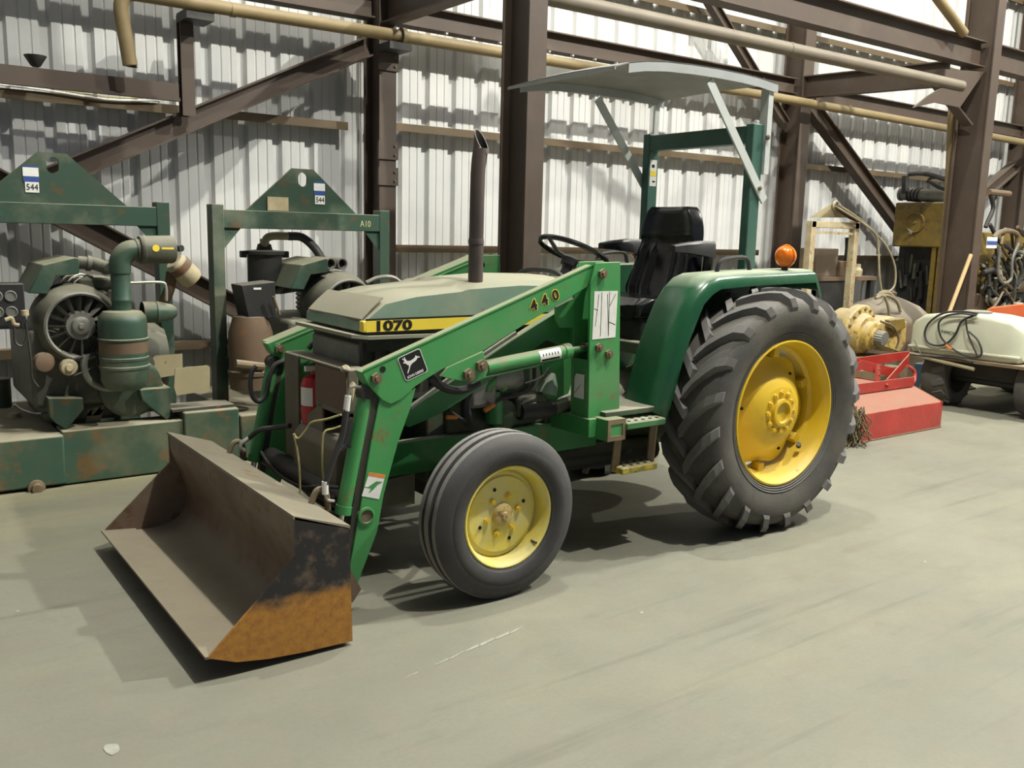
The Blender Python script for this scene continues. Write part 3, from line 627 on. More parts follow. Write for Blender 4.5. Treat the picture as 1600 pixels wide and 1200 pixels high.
MB().box(.884, .892, CY0, CY1, 2.478, 2.492).build('canopy_front_lip', 'white', can)
for y, s in ((.418, -1), (1.352, 1)):
    MB().bar((1.60, y, 2.505), (2.135, y, 1.875), .012, .055, (0, 1, 0) if 0 else (1, 0, .5)).build('canopy_brace', 'brace', can, 'white flat canopy brace')
    MB().box(RX+.05, RX+.092, y-.008, y+.05 if s < 0 else y+.008, 2.03, 2.53).build('canopy_leg', 'brace', can)
    bolt((2.075, y-.006, 1.945), (0, -1, 0), .014, can); bolt((RX+.055, y-.01, 2.24), (0, -1, 0), .016, can)
# ---- steps and platform
near('foot_platform', 'dgreen', MB().box(.72, 1.25, .18, .52, .735, .765), bevel=.005)
for nm, (x0, x1, y0, y1, z), mat in (('upper_step', (.80, 1.075, .10, .21, .715), 'hood'), ('lower_step', (.80, 1.05, .12, .22, .475), 'stripe')):
    s_ = MB().box(x0, x1, y0, y1, z-.035, z).build(nm, 'green' if nm[0] == 'u' else 'stepy', tr, bevel=.006)
    MB().box(x0+.006, x1-.006, y0+.006, y1, z, z+.002).build('step_tread', 'hood' if nm[0] == 'u' else 'tan', s_)
    for i in range(5):
        for j in range(2):
            q = V((x0+.035+.05*i+.02*j, y0+.03+.05*j, z+.002)); MB().cyl(q, q+V((0, 0, .002)), .011, 8).build('step_hole', 'ink', s_)
for xa in (.81, 1.06): near('step_hanger', 'bolt', MB().bar((xa, .17, .71), (xa-.01, .18, .45), .01, .05, (1, 0, 0)))
near('belly_tube', 'dgreen', MB().box(.60, .83, .52, 1.10, .56, .70), bevel=.01)
near('muffler_guard', 'dark', MB().tube([(.55, .62, .42), (1.5, .62, .40)], .07, 12))
# ---- front grille guard and weight bracket
GX = -.575
g_ = MB().box(GX, GX+.05, .44, .455, .80, 1.03).box(GX, GX+.10, .44, 1.16, 1.02, 1.035).box(GX, GX+.05, 1.09, 1.16, .46, 1.03).box(GX, GX+.015, 1.00, 1.15, .46, 1.03).box(GX, GX+.03, .44, .80, .815, .845).box(GX, GX+.03, .785, .80, .82, 1.02)
gg = g_.build('grille_guard', 'bright_grime', tr, 'bent brown and green grille guard', bevel=.006)
MB().tube([(GX+.02, .47, .80), (GX+.02, .455, .97), (GX+.02, .475, 1.01), (GX+.02, .52, 1.03)], .022, 8).build('guard_corner', 'cream', gg)
MB().prism([P(a_, c_, X=GX) for a_, c_ in ((472, 655), (503, 628), (505, 700), (472, 715))], (.01, 0, 0)).build('guard_lower_plate', 'bright_grime', gg)
MB().box(GX-.004, GX+.006, .99, 1.16, .46, 1.03).build('guard_side_plate', 'bright_grime', gg)
MB().box(GX-.002, GX+.004, .46, .785, .845, 1.02).build('guard_screen', 'screen', gg, 'rusty brown perforated screen')
near('weight_bracket', 'bright_grime', MB().prism([V((-.62, .47, .47)), V((-.62, .47, .66)), V((-.58, .47, .705)), V((-.36, .47, .705)), V((-.36, .47, .47))], (0, .50, 0)), bevel=.012)
near('lower_bracket', 'bright_grime', MB().prism([V((-.60, .50, .47)), V((-.40, .50, .35)), V((-.2, .50, .35)), V((-.2, .50, .50))], (0, .6, 0)))
hose([(533, 648), (510, 655), (487, 660), (478, 672), (466, 685), (459, 678)], [.44, .5, .58, .6, .62, .64], .005, 'twine', 'twine', 'yellow twine')
hose([(459, 678), (463, 695), (466, 715), (468, 738), (469, 770)], .63, .005, 'twine', 'twine')
hose([(535, 665), (520, 670), (508, 674), (504, 690), (504, 730), (507, 760)], .46, .005, 'twine', 'twine')
# ---- front loader
def loader_side(far):
    T = nr(far, far); Y0 = .24
    def mk(): return MB(T)
    # mast
    o, i_ = .22, .345
    outer = [(.655, 1.515), (.815, 1.520), (.852, .765), (.640, .722), (.622, 1.42)]
    ms = mk().prism([V((x, o, z)) for x, z in outer], (0, .015, 0)).prism([V((x, i_, z)) for x, z in outer], (0, .015, 0)).prism(
        [V((.64, o+.015, .725)), V((.655, o+.015, .725)), V((.648, o+.015, 1.03)), V((.633, o+.015, 1.03))], (0, i_-o-.015, 0)).prism(
        [V((.835, o+.015, .765)), V((.850, o+.015, .765)), V((.815, o+.015, 1.515)), V((.80, o+.015, 1.515))], (0, i_-o-.015, 0)).build('loader_mast', 'loader', tr, 'green loader mast', bevel=.003)
    for px, py, r in ((940, 428, .026), (935, 543, .024), (950, 553, .024)):
        q = P(px, py, Y=o); c = T(q) if T else q
        if not far: bolt(c, (0, -1, 0), r, ms)
        mk().cyl(q, q+V((0, .14, 0)), r*.6, 10).build('pivot_pin', 'bolt', ms)
    if not far:
        MB().prism([V((.645, .219, 1.135)), V((.80, .219, 1.14)), V((.803, .219, 1.375)), V((.648, .219, 1.375))], (0, -.0012, 0)).build('blank_sticker', 'label', ms, 'large cracked white sticker')
        for pts in (((662, 1.2), (678, 1.36)), ((698, 1.15), (697, 1.37)), ((735, 1.36), (752, 1.15)), ((752, 1.15), (748, 1.37)), ((752, 1.30), (790, 1.36)), ((752, 1.22), (795, 1.205)), ((650, 1.29), (675, 1.28))):
            (a, b), (c, d) = pts; MB().bar((a/1000, .2172, b), (c/1000, .2172, d), .0006, .003, (0, 1, 0) if 0 else (1, 0, .01)).build('sticker_crack', 'deck', ms)
        MB().prism([V((.6325, .250, .83)), V((.6325, .325, .83)), V((.6325, .325, .93)), V((.630, .310, .955)), V((.630, .250, .955))], (-.003, 0, 0)).build('torn_sticker', 'label', ms)
        MB().prism([V((.629, .265, .91)), V((.629, .295, .875)), V((.629, .32, .85)), V((.629, .29, .885))], (-.002, 0, 0)).build('sticker_crack', 'deck', ms)
    # boom
    outl = [(566, 582), (750, 497), (930, 414), (934, 440), (920, 447), (820, 507), (755, 549), (690, 578), (667, 592), (648, 605), (628, 624), (611, 632), (598, 626), (583, 610), (572, 596)]
    bm_ = mk().prism(PL(outl, Y0), (0, .075, 0)).build('loader_boom', 'loader', tr, 'green loader boom' if far else 'green loader boom with number and emblem', bevel=.003)
    mk().prism([P(566, 582, Y=Y0-.004), P(932, 413, Y=Y0-.004), P(932, 413, Y=Y0+.079), P(566, 582, Y=Y0+.079)], (.004, 0, .010)).build('boom_top_plate', 'loader', bm_)
    br = mk().prism(PL([(755, 549), (760, 568), (763, 580), (757, 591), (746, 596), (718, 595), (688, 588), (700, 574)], Y0-.012), (0, .014, 0)).build('cylinder_bracket', 'loader', bm_, bevel=.002)
    for px, py, r, y in ((587, 591, .026, Y0), (731, 585, .030, Y0-.012), (751, 571, .030, Y0-.012)):
        if not far: bolt(P(px, py, Y=y), (0, -1, 0), r, bm_)
        else:
            q = mir(P(px, py, Y=y)); bolt(V((q.x, q.y-(.075 if y == Y0 else .06), q.z)), (0, -1, 0), r, bm_)
    if not far:
        q = P(598, 577, Y=Y0); MB().cyl(q, q+V((0, -.002, 0)), .014, 12).build('boom_hole', 'ink', bm_)
        for (a, b) in ((687, 534), (686, 548), (683, 562), (683, 575)): pass
    # boom inner liner: grey hydraulic line and torque brace to the front frame
    mk().prism(PL([(897, 470), (897, 548), (857, 530), (725, 624), (690, 646), (640, 668), (632, 645), (700, 600), (800, 532)], .40), (0, .05, 0)).build('side_frame_brace', 'green', tr, bevel=.004)
    mk().tube([P(806, 520, Y=.36), P(722, 576, Y=.36), P(642, 637, Y=.36)], .011, 8).build('hydraulic_line', 'steel', tr)
    mk().prism(PL([(870, 480), (897, 466), (897, 512), (876, 512), (870, 500)], .34), (0, .02, 0)).build('mast_gusset', 'loader', ms)
    # lift cylinder
    a, b = P(758, 574, Y=.285), P(888, 548, Y=.285); d = (b-a).normalized()
    cy = mk().cyl(a, b, .0345, 20).build('lift_cylinder', 'loader', tr, 'green lift cylinder barrel')
    mk().cyl(b-d*.035, b+d*.006, .038, 20).build('cylinder_gland', 'loader', cy)
    mk().cyl(b, P(938, 541, Y=.285), .016, 12).build('cylinder_rod', 'green', cy)
    mk().tube([P(745, 592, Y=.27), P(800, 580, Y=.27), P(848, 568, Y=.27), P(852, 560, Y=.275)], .007, 8).build('feed_line', 'green', cy)
    if not far:
        m0, m1 = a+(b-a)*.60, a+(b-a)*.86; sgn = V((0, -1, .25)).normalized(); up = d.cross(V((0, 1, 0))).normalized()*-1
        rows = []
        for t in (m0, m1): rows.append([t+(V((0, -1, 0))*math.cos(an)+V((-d.z, 0, d.x))*math.sin(an))*.0355 for an in (-.65, -.3, .05, .4, .75, 1.05)])
        MB().grid(rows).build('cylinder_sticker', 'label', cy)
        rows = []
        for t in (m0+d*.01, m1-d*.01): rows.append([t+(V((0, -1, 0))*math.cos(an)+V((-d.z, 0, d.x))*math.sin(an))*.0358 for an in (-.6, -.45, -.28)])
        MB().grid(rows).build('sticker_print', 'ink', cy)
        for k in range(6):
            t = m0+(m1-m0)*(.12+.14*k); MB().grid([[t+d*s+(V((0, -1, 0))*math.cos(an)+V((-d.z, 0, d.x))*math.sin(an))*.0358 for an in (.1, .3, .5)] for s in (0, .006)]).build('sticker_print', 'plast', cy)
    # drop arm
    dp = mk().prism(PL([(594, 622), (612, 630), (650, 606), (640, 642), (622, 692), (600, 772), (590, 830), (553, 928), (546, 928), (543, 905), (562, 800), (580, 690)], Y0+.008), (0, .06, 0)).build('loader_drop_arm', 'loader', tr, 'green loader drop arm', bevel=.003)
    mk().prism(PL([(583, 615), (592, 617), (574, 720), (556, 830), (548, 885), (541, 885), (550, 800), (566, 700)], Y0+.02), (0, .045, 0)).build('arm_inner_web', 'deck', dp)
    q = P(572, 806, Y=Y0+.008); mk().lathe(q, (0, -1, 0), [(.040, -.02), (.040, .008), (.030, .010), (.029, .002)], 20).build('torque_tube_end', 'loader', dp); mk().lathe(q, (0, -1, 0), [(.030, .003), (0, .003)], 20).build('tube_bore', 'bell', dp)
    if not far:
        p4 = [P(a_, b_, Y=Y0+.0072) for a_, b_ in ((577, 738), (602, 742), (592, 780), (565, 775))]
        MB().prism(p4, (0, -.001, 0)).build('warning_sticker', 'label', dp)
        MB().prism([p4[0]+V((0, -.0012, 0)), p4[1]+V((0, -.0012, 0)), p4[1]+V((-.004, -.0012, -.014)), p4[0]+V((-.004, -.0012, -.014))], (0, -.0006, 0)).build('sticker_header', 'lorange', dp)
        MB().prism([P(a_, b_, Y=Y0+.0058) for a_, b_ in ((567, 760), (575, 761), (588, 752), (598, 753), (590, 757), (584, 764), (576, 771), (580, 763))], (0, -.0008, 0)).build('sticker_tear', 'loader', dp)
    # bucket cylinder
    yb = .285; a, b = P(570, 622, Y=yb), P(536, 800, Y=yb); d = (b-a).normalized()
    bc = mk().cyl(a, b, .033, 20).build('bucket_cylinder', 'loader', tr, 'green bucket cylinder barrel')
    mk().cyl(b-d*.03, b+d*.008, .0365, 20).build('cylinder_gland', 'loader', bc)
    mk().cyl(b, b+d*.22, .014, 12).build('cylinder_rod', 'chrome', bc, 'bright chrome rod')
    mk().lathe(a-d*.02, (0, 1, 0), [(0, -.03), (.035, -.03), (.035, .03), (0, .03)], 14).build('cylinder_eye', 'dark', bc)
    # hose from the knuckle to the base of the cylinder
    if not far:
        h = [(563, 605), (550, 604), (545, 612), (543, 628)]
        MB().tube(smooth(PL(h, .26), 4), .007, 8).build('hose_fitting', 'steel', bc)
        MB().tube([P(544, 618, Y=.26), P(541, 642, Y=.26)], .014, 10).build('hose_ferrule', 'label', bc)
        hose([(541, 640), (535, 680), (522, 715), (512, 745), (508, 758)], .26, .014, par=bc)
        hose([(552, 700), (543, 690), (548, 655), (540, 690), (534, 700)], .28, .011, par=bc)
        MB().tube([P(508, 752, Y=.26), P(508, 772, Y=.26)], .014, 10).build('hose_ferrule', 'label', bc)
        MB().tube(smooth(PL([(508, 770), (511, 781), (522, 783)], .26), 4), .007, 8).build('hose_fitting', 'steel', bc)
    else:
        h = [(448, 563), (430, 570), (421, 590), (416, 615), (405, 627), (395, 620), (391, 600), (394, 580), (400, 572)]
        hose(h, 1.30, .013, par=bc)
        hose([(453, 665), (430, 668), (405, 672), (390, 684)], [1.0, 1.1, 1.2, 1.28], .013, par=bc)
        MB().tube(smooth(PL([(390, 684), (378, 692), (376, 700), (383, 705)], 1.28), 4), .012, 8).build('hose_fitting', 'steel', bc)
        hose([(482, 545), (490, 536), (502, 533)], 1.2, .014, par=bc)
    # mast foot bracket
    mk().box(.63, .86, .20, .56, .64, .735).build('mast_foot', 'loader', ms, bevel=.004)
    return bm_
bn = loader_side(0); loader_side(1)
hose([(672, 589), (684, 600), (705, 609), (728, 608), (748, 597)], .30, .020, par=bn)
# lettering and emblem on the near boom
d = (P(930, 414, Y=.24)-P(566, 582, Y=.24)).normalized(); upb = V((-d.z, 0, d.x))
YB = .2385
for s, px, py in (('4', 834, 478), ('4', 851, 470), ('0', 868, 462)):
    q = P(px, py, Y=YB); text(s, .070, q, d, upb, 'stripe', bn, 'number_outline', 1.15, bold=.0058, ext=.0004); text(s, .070, q+V((0, -.0012, 0)), d, upb, 'ink', bn, 'number', 1.15, bold=.0022, ext=.0006)
em = P(645, 570, Y=YB); eu = (d*.985-upb*.0).normalized(); ew = V((-eu.z, 0, eu.x))
def sq(r, k, n=6):
    out = []
    for i in range(4):
        a = math.pi/2*i; c = V((math.cos(a+math.pi/4), math.sin(a+math.pi/4), 0))*1.414*(r-k)
        for j in range(n+1):
            b = a+math.pi/2*j/n; out.append((c.x+k*math.cos(b), c.y+k*math.sin(b)))
    return out
def e2(x, y, y0=0): return em+eu*x+ew*y+V((0, -y0, 0))
eb = MB().prism([e2(x*1.02-.06*y, y) for x, y in sq(.058, .012)], (0, -.001, 0)).build('emblem', 'label', bn, 'black emblem with leaping deer')
MB().prism([e2(x*1.02-.06*y, y, .001) for x, y in sq(.0545, .010)], (0, -.0008, 0)).build('emblem_field', 'ink', eb)
deer = [(-.030, -.020), (-.022, -.012), (-.019, -.002), (-.026, .004), (-.030, .012), (-.038, .014), (-.040, .019), (-.032, .022), (-.036, .030), (-.041, .036), (-.036, .037), (-.030, .030), (-.030, .039), (-.026, .038), (-.025, .028), (-.020, .018),
        (-.006, .014), (.010, .016), (.020, .020), (.024, .027), (.028, .020), (.040, .014), (.042, .010), (.028, .012), (.022, .006), (.010, .002), (.000, .001), (-.012, -.006), (-.018, -.014), (-.026, -.025), (-.034, -.033), (-.036, -.030)]
MB().prism([e2(x*1.05, y*1.05+.008, .002) for x, y in deer], (0, -.0005, 0)).build('leaping_deer', 'label', eb)
text('JOHN DEERE', .0155, e2(-.002, -.043, .0022), eu, ew, 'label', eb, 'emblem_lettering', .95, bold=.0004)
# cross tube, main cross beam
ct = MB().tube([(-.605, .315, .455), (-.605, 1.315, .455)], .055, 18).build('torque_tube', 'plast', tr, 'grey cross tube between the drop arms')
hose([(408, 706), (418, 722), (440, 745), (470, 760), (500, 760), (530, 762)], [1.3, 1.2, 1.0, .75, .5, .35], .008, par=ct)
hose([(414, 708), (425, 728), (460, 757), (495, 772), (524, 778)], [1.3, 1.2, .95, .6, .35], .008, par=ct)
MB().box(.68, .80, .12, 1.51, .63, .74).build('loader_cross_beam', 'loader', tr, bevel=.004)
be_ = MB().box(.70, .78, .117, .121, .655, .715).build('beam_end_plate', 'loader', tr)
for x0_, x1_, z0_, z1_ in ((.68, .70, .63, .74), (.78, .80, .63, .74), (.70, .78, .63, .655), (.70, .78, .715, .74)): MB().box(x0_, x1_, .112, .121, z0_, z1_).build('rusty_beam_rim', 'bolt', be_)
# ---- bucket
by0, by1 = -.04, 1.62
prof = [(-1.033, .570), (-1.028, .48), (-.985, .36), (-.955, .25), (-.965, .165), (-1.01, .11), (-1.10, .082), (-1.20, .078), (-1.375, .100)]
sp_ = smooth([V((x, 0, z)) for x, z in prof], 4)
bk = MB().grid([[(p.x, by0, p.z), (p.x, by1, p.z)] for p in sp_], (.008, 0, -.010)).build('bucket', 'bucket', tr, 'rusty brown loader bucket', sharp=60)
side = [(-1.375, .098), (-1.27, .055), (-1.147, .035), (-1.0, .024), (-.80, .018), (-.812, .492), (-1.036, .574), (-1.034, .417)]
MB().prism([V((x, by0, z)) for x, z in side], (0, -.012, 0)).build('side_plate', 'bside', bk, 'bucket side plate black above and rust orange below')
MB().prism([V((x, by1, z)) for x, z in side], (0, .012, 0)).build('side_plate', 'bucket', bk)
MB().prism([V((-1.042, by0-.012, .566)), V((-1.042, by0-.012, .580)), V((-.808, by0-.012, .502)), V((-.808, by0-.012, .488))], (0, by1-by0+.024, 0)).build('top_plate', 'shelf', bk, 'dusty top plate')
MB().prism([V((-.812, by0, .492)), V((-.80, by0, .018)), V((-.808, by0, .018)), V((-.82, by0, .492))], (0, by1-by0, 0)).build('back_plate', 'bucket', bk)
MB().prism([V((-1.385, by0-.01, .094)), V((-1.385, by0-.01, .104)), V((-1.22, by0-.01, .088)), V((-1.22, by0-.01, .078))], (0, by1-by0+.02, 0)).build('cutting_edge', 'bucket', bk)
MB().prism([V((-1.37, by0, .094)), V((-.80, by0, .018)), V((-.80, by0, .024)), V((-1.37, by0, .100))], (0, by1-by0, 0)).build('bottom_plate', 'bucket', bk)
for (px, py, y) in ((500, 797, .28), (365, 700, 1.30)):
    q = P(px, py, Y=y); MB().tube(smooth([V((-.83, y, .50)), V((-.80, y, .56)), V((-.76, y, .55)), V((-.75, y, .47))], 4), .014, 8).build('bucket_hook', 'bolt', bk)
for y in (.23, .33, 1.30, 1.40): MB().prism([V((-.80, y, .04)), V((-.80, y, .40)), V((-.70, y, .26)), V((-.62, y, .10)), V((-.66, y, .05))], (0, .014, 0)).build('bucket_ear', 'bucket', bk)
# ------------------------------------------------------------------ fire extinguisher in the grille guard
fx = P(492, 610, Y=.93); fz = .707
ft = thing('fire_extinguisher', 'red fire extinguisher with white label behind the grille guard', 'extinguisher', (fx.x, .93, fz))
MB().lathe((fx.x, .93, fz), (0, 0, 1), [(0, 0), (.062, 0), (.068, .015), (.068, .19), (.055, .225), (.022, .24), (.022, .255), (0, .255)], 24).build('cylinder', 'red', ft)
MB().grid([[V((fx.x-.0688*math.cos(a), .93-.0688*math.sin(a), fz+z)) for a in (-.2, .1, .4, .7, 1.0)] for z in (.09, .18)]).build('label_sheet', 'label', ft)
MB().box(fx.x-.05, fx.x+.03, .92, .94, fz+.255, fz+.28).build('handle', 'label', ft)
# ------------------------------------------------------------------ green engine units with lifting frames
def unit(dx, first):
    t = thing('engine_unit', 'green skid engine unit with air cleaner, cooling fan and lifting frame' if first else 'green engine unit behind the loader with black filter canister and twin exhaust pipes', 'engine', (-1.2+dx, 3.6, 0), 'green skid engine units along the wall')
    def b(name, mat, mb, label=None, bevel=0, par=None, sharp=35): return mb.build(name, mat, par or t, label, bevel, sharp=sharp)
    def X(x): return x+dx
    def q(px, py, Y): return P(px, py, Y=Y)+V((dx if not first else 0, 0, 0))
    # lifting frame
    fr = b('lifting_frame', 'mach', MB().box(X(-1.92), X(-1.835), 3.34, 3.46, .3, 1.80).box(X(-.595), X(-.51), 3.34, 3.46, .3, 1.80).box(X(-1.84), X(-.59), 3.345, 3.455, 1.635, 1.765), bevel=.004)
    for s in (-1.84, -.59):
        sg = 1 if s < -1 else -1
        b('corner_gusset', 'mach', MB().prism([V((X(s), 3.36, 1.635)), V((X(s+sg*.13), 3.36, 1.635)), V((X(s), 3.36, 1.48))], (0, .012, 0)), par=fr)
    cx_ = X(-1.215); zt = 2.085; zb = 1.765
    def half(s):
        pts = [(0, zt), (.085, zt), (.44, zb), (0, zb), (0, 1.955)]+[(.038*math.sin(a), 1.995-.04*math.cos(a) if a < math.pi/2 else 2.02-.04*math.cos(a)) for a in [math.pi*k/8 for k in range(9)]]+[(0, 2.06)]
        return [V((cx_+s*x, 3.39, z)) for x, z in pts]
    ep = b('eye_plate', 'mach', MB().prism(half(1), (0, .025, 0)).prism(half(-1), (0, .025, 0)), par=fr)
    sx = cx_+(-.13 if first else .13)
    b('lot_sticker', 'label', MB().box(sx-.045, sx+.045, 3.385, 3.389, 1.93, 1.985), par=fr)
    b('sticker_band', 'lblue', MB().box(sx-.045, sx+.045, 3.385, 3.389, 1.895, 1.93).box(sx-.045, sx+.045, 3.385, 3.389, 1.985, 1.996), par=fr)
    b('number_tag', 'label', MB().box(sx-.036, sx+.043, 3.385, 3.389, 1.83, 1.895), par=fr)
    text('544', .055, (sx+.004, 3.3835, 1.862), (1, 0, 0), (0, 0, 1), 'ink', fr, 'lot_number', .85)
    text('SALE LOT', .014, (sx, 3.3835, 1.958), (1, 0, 0), (0, 0, 1), 'plast', fr, 'sticker_print', .9) if 0 else None
    # skid
    sk = b('skid_tank', 'skid', MB().box(X(-2.2) if first else -.17, X(-1.315), 2.94 if first else 3.0, 4.3, .02, .335), bevel=.012)
    b('skid_beam', 'skid', MB().box(X(-1.32), X(-.57), 2.965, 3.18, .01, .352), bevel=.008)
    b('skid_beam', 'skid', MB().box(X(-1.315), X(-.575), 4.1, 4.3, .01, .352), bevel=.008)
    if first: b('skid_box', 'skid', MB().box(-.575, -.20, 2.94, 3.32, .02, .405), bevel=.012)
    else: b('skid_box', 'skid', MB().box(X(-.575), X(-.42), 2.94, 4.3, .02, .37), bevel=.012)
    if first:
        b('filler_cap', 'cream', MB().lathe(P(22, 652, Z=.335), (0, 0, 1), [(.04, 0), (.04, .02), (.035, .028), (0, .028)], 16))
        pl = P(57, 762, Y=2.94); b('drain_plug', 'bolt', MB().lathe(pl, (0, -1, 0), [(.05, 0), (.05, .015), (.03, .02), (.03, .05), (0, .05)], 14))
        b('fuel_line', 'hose', MB().tube(smooth([P(18, 640, Y=3.1), P(22, 632, Y=3.1), P(34, 640, Y=3.1), P(55, 646, Y=3.1), P(80, 645, Y=3.1)], 5), .007, 6))
    # engine mounts
    for pts in ([(75, 622), (130, 622), (131, 640), (104, 672), (88, 662), (78, 652)], [(218, 609), (267, 605), (267, 652), (260, 656), (222, 626)]):
        b('engine_mount', 'mach', MB().prism([q(a, c, 3.02) for a, c in pts], (0, .28, 0)), bevel=.006)
    # crankcase, sump
    b('crankcase', 'engine', MB().box(X(-1.45), X(-.82), 3.12, 4.0, .48, .98).box(X(-1.38), X(-.9), 3.2, 3.9, .36, .48), bevel=.03)
    b('bell_housing', 'engine', MB().lathe((X(-.80), 3.45, .72), (1, 0, 0), [(0, -.02), (.30, -.02), (.31, .06), (.24, .22), (0, .22)], 24))
    # blower
    fc = V((X(-1.165), 3.02, 1.005)) if first else P(546, 481, Y=3.02)
    bl = b('blower_housing', 'engine', MB().lathe(fc, (0, -1, 0), [(.255, -.34), (.265, -.25), (.255, -.12), (.225, -.03), (.212, .0), (.205, .005), (.196, .0), (.19, -.03), (.185, -.14), (0, -.15)], 40), 'round cooling blower')
    b('fan_ring', 'alloy', MB().lathe(fc, (0, -1, 0), [(.214, -.005), (.217, .008), (.205, .014), (.194, .008), (.196, -.01)], 40), par=bl)
    b('fan_hub', 'alloy', MB().lathe(fc, (0, -1, 0), [(.095, -.10), (.093, -.03), (.086, -.015), (.06, -.012), (.055, .004), (.05, .008), (.02, .010), (.016, .02), (0, .02)], 28), par=bl)
    bm_ = MB().loft([[V((.088, -.005, -.004)), V((.088, .03, .012)), V((.088, .034, .012)), V((.088, -.001, -.004))], [V((.186, -.003, -.010)), V((.186, .05, .018)), V((.186, .054, .018)), V((.186, .001, -.010))]]).mesh('fan_blade', V((0, 0, 0))); bm_.materials.append(M['alloy'])
    for k in range(16): rep('fan_blade', bm_, bl, Matrix.Translation(fc+V((0, .01, 0))) @ Matrix.Rotation(2*math.pi*k/16, 4, 'Y'))
    # cylinders and heads
    for k in range(4):
        y = 3.25+.19*k; c = V((X(-1.02), y, 1.0))
        b('cylinder_barrel', 'alloy', MB().lathe(c, (0, 0, 1), [(.075, -.05)]+[(.085 if j % 2 else .070, -.04+.018*j) for j in range(14)]+[(.07, .22), (0, .22)], 14))
        b('rocker_cover', 'engine', MB().box(X(-1.14), X(-.92), y-.075, y+.075, 1.22, 1.30), bevel=.02)
        b('injector_pipe', 'steel', MB().tube(smooth([V((X(-1.20), y-.05, 1.17)), V((X(-1.18), y-.06, 1.25)), V((X(-1.10), y-.05, 1.31)), V((X(-1.04), y-.03, 1.30))], 4), .007, 6))
    b('air_cowl', 'mach', MB().prism([q(a, c, 3.12) for a, c in ((44, 458), (68, 414), (118, 402), (124, 404), (124, 428), (88, 432), (74, 460))], (0, .55, 0)), bevel=.006)
    if first:
        b('intake_pipe', 'engine', MB().tube([q(122, 410, 3.2), q(148, 412, 3.18), q(170, 420, 3.1)], .042, 14))
        b('hot_end_rib', 'engine', MB().tube([q(135, 411, 3.19), q(142, 412, 3.19)], .05, 14))
        # oil bath air cleaner
        ac = V((P(194, 560, Y=2.93).x, 2.93, 0)); z = lambda py: P(194, py, Y=2.93-.0).z
        pot = b('air_cleaner', 'mach', MB().lathe(ac, (0, 0, 1), [(0, .60), (.10, .60), (.125, .62), (.142, .66), (.146, .735), (.152, .74), (.152, .755), (.146, .76), (.146, .79), (.150, .795), (.150, .81), (.146, .815), (.146, .915), (.153, .92), (.153, .93), (.146, .935), (.147, 1.03), (.14, 1.07), (.115, 1.10), (.06, 1.108), (.058, 1.16), (.061, 1.165), (.061, 1.175), (.058, 1.18), (.058, 1.36)], 32), 'tall green oil bath air cleaner')
        b('rust_band', 'rustp', MB().lathe(ac, (0, 0, 1), [(.1465, .84), (.1468, .86), (.1468, .905), (.1465, .912)], 32), par=pot)
        el = smooth([ac+V((0, 0, 1.34)), ac+V((.005, 0, 1.42)), ac+V((.05, .0, 1.475)), ac+V((.12, 0, 1.485))], 5)
        b('intake_elbow', 'mach', MB().tube(el, .066, 16), par=pot)
        b('elbow_clamp', 'engine', MB().cyl(ac+V((.10, 0, 1.484)), ac+V((.125, 0, 1.486)), .072, 16), par=pot)
        pc = b('pre_cleaner', 'engine', MB().lathe(ac+V((.12, 0, 1.487)), (1, .0, .02), [(0, 0), (.085, 0), (.092, .01), (.092, .025), (.088, .03), (.090, .20), (.08, .215), (0, .215)], 24), 'dark drum-shaped pre-cleaner')
        MB().cyl(ac+V((.20, -.086, 1.50)), ac+V((.20, -.091, 1.50)), .022, 14).build('yellow_mark', 'stripe', pc)
        MB().box(ac.x+.235, ac.x+.31, ac.y-.0905, ac.y-.0885, 1.493, 1.506).build('yellow_mark', 'stripe', pc)
        MB().tube([ac+V((.34, .02, 1.50)), ac+V((.37, -.05, 1.50))], .022, 10).build('drain_spout', 'dark', pc)
        b('muffler_can', 'cream', MB().lathe(q(272, 408, 3.05), (.62, .1, -.62), [(0, 0), (.06, .0), (.075, .02), (.078, .16), (.07, .18), (0, .18)], 20), 'rust-banded cream muffler can')
        b('muffler_band', 'rustp', MB().lathe(q(272, 408, 3.05), (.62, .1, -.62), [(.079, .03), (.080, .04), (.080, .075), (.079, .08)], 20))
        b('exhaust_pipe', 'rustp', MB().tube(smooth([q(268, 425, 3.1), q(265, 450, 3.1), q(255, 475, 3.15)], 4), .036, 12))
        b('breather_tube', 'steel', MB().tube(smooth([q(200, 442, 2.95), q(250, 441, 2.95), q(259, 448, 2.95), q(260, 470, 2.95)], 4), .010, 8))
        b('intake_cone', 'mach', MB().lathe(q(222, 488, 3.0), (1, 0, -.02), [(.07, 0), (.07, .08), (.075, .085), (.072, .095), (.05, .19), (.03, .215), (0, .215)], 20))
        b('clutch_ring', 'alloy', MB().tube(arc(q(172, 570, 3.0), (1, 0, 0), (0, 0, 1), .155, math.pi*.85, math.pi*1.95, 18), .022, 8))
        b('pump_pulley', 'cream', MB().lathe(q(108, 574, 2.98), (0, -1, 0), [(.05, -.05), (.052, 0), (.045, .012), (.025, .014), (.02, .03), (0, .03)], 18))
        b('drive_belt', 'hose', MB().tube([q(112, 562, 2.99), q(150, 552, 3.0), q(152, 572, 3.0), q(114, 588, 2.99), q(112, 562, 2.99)], .010, 6))
        b('coupling_drum', 'mach', MB().lathe(q(205, 605, 3.1), (0, -1, 0), [(0, -.2), (.19, -.2), (.20, 0), (.17, .02), (0, .02)], 28))
        b('front_strut', 'tan', MB().prism([q(a, c, 3.2) for a, c in ((138, 640), (165, 632), (155, 664), (132, 668))], (0, .02, 0)))
        b('front_strut', 'mach', MB().prism([q(a, c, 3.2) for a, c in ((182, 632), (194, 628), (186, 662), (178, 664))], (0, .02, 0)))
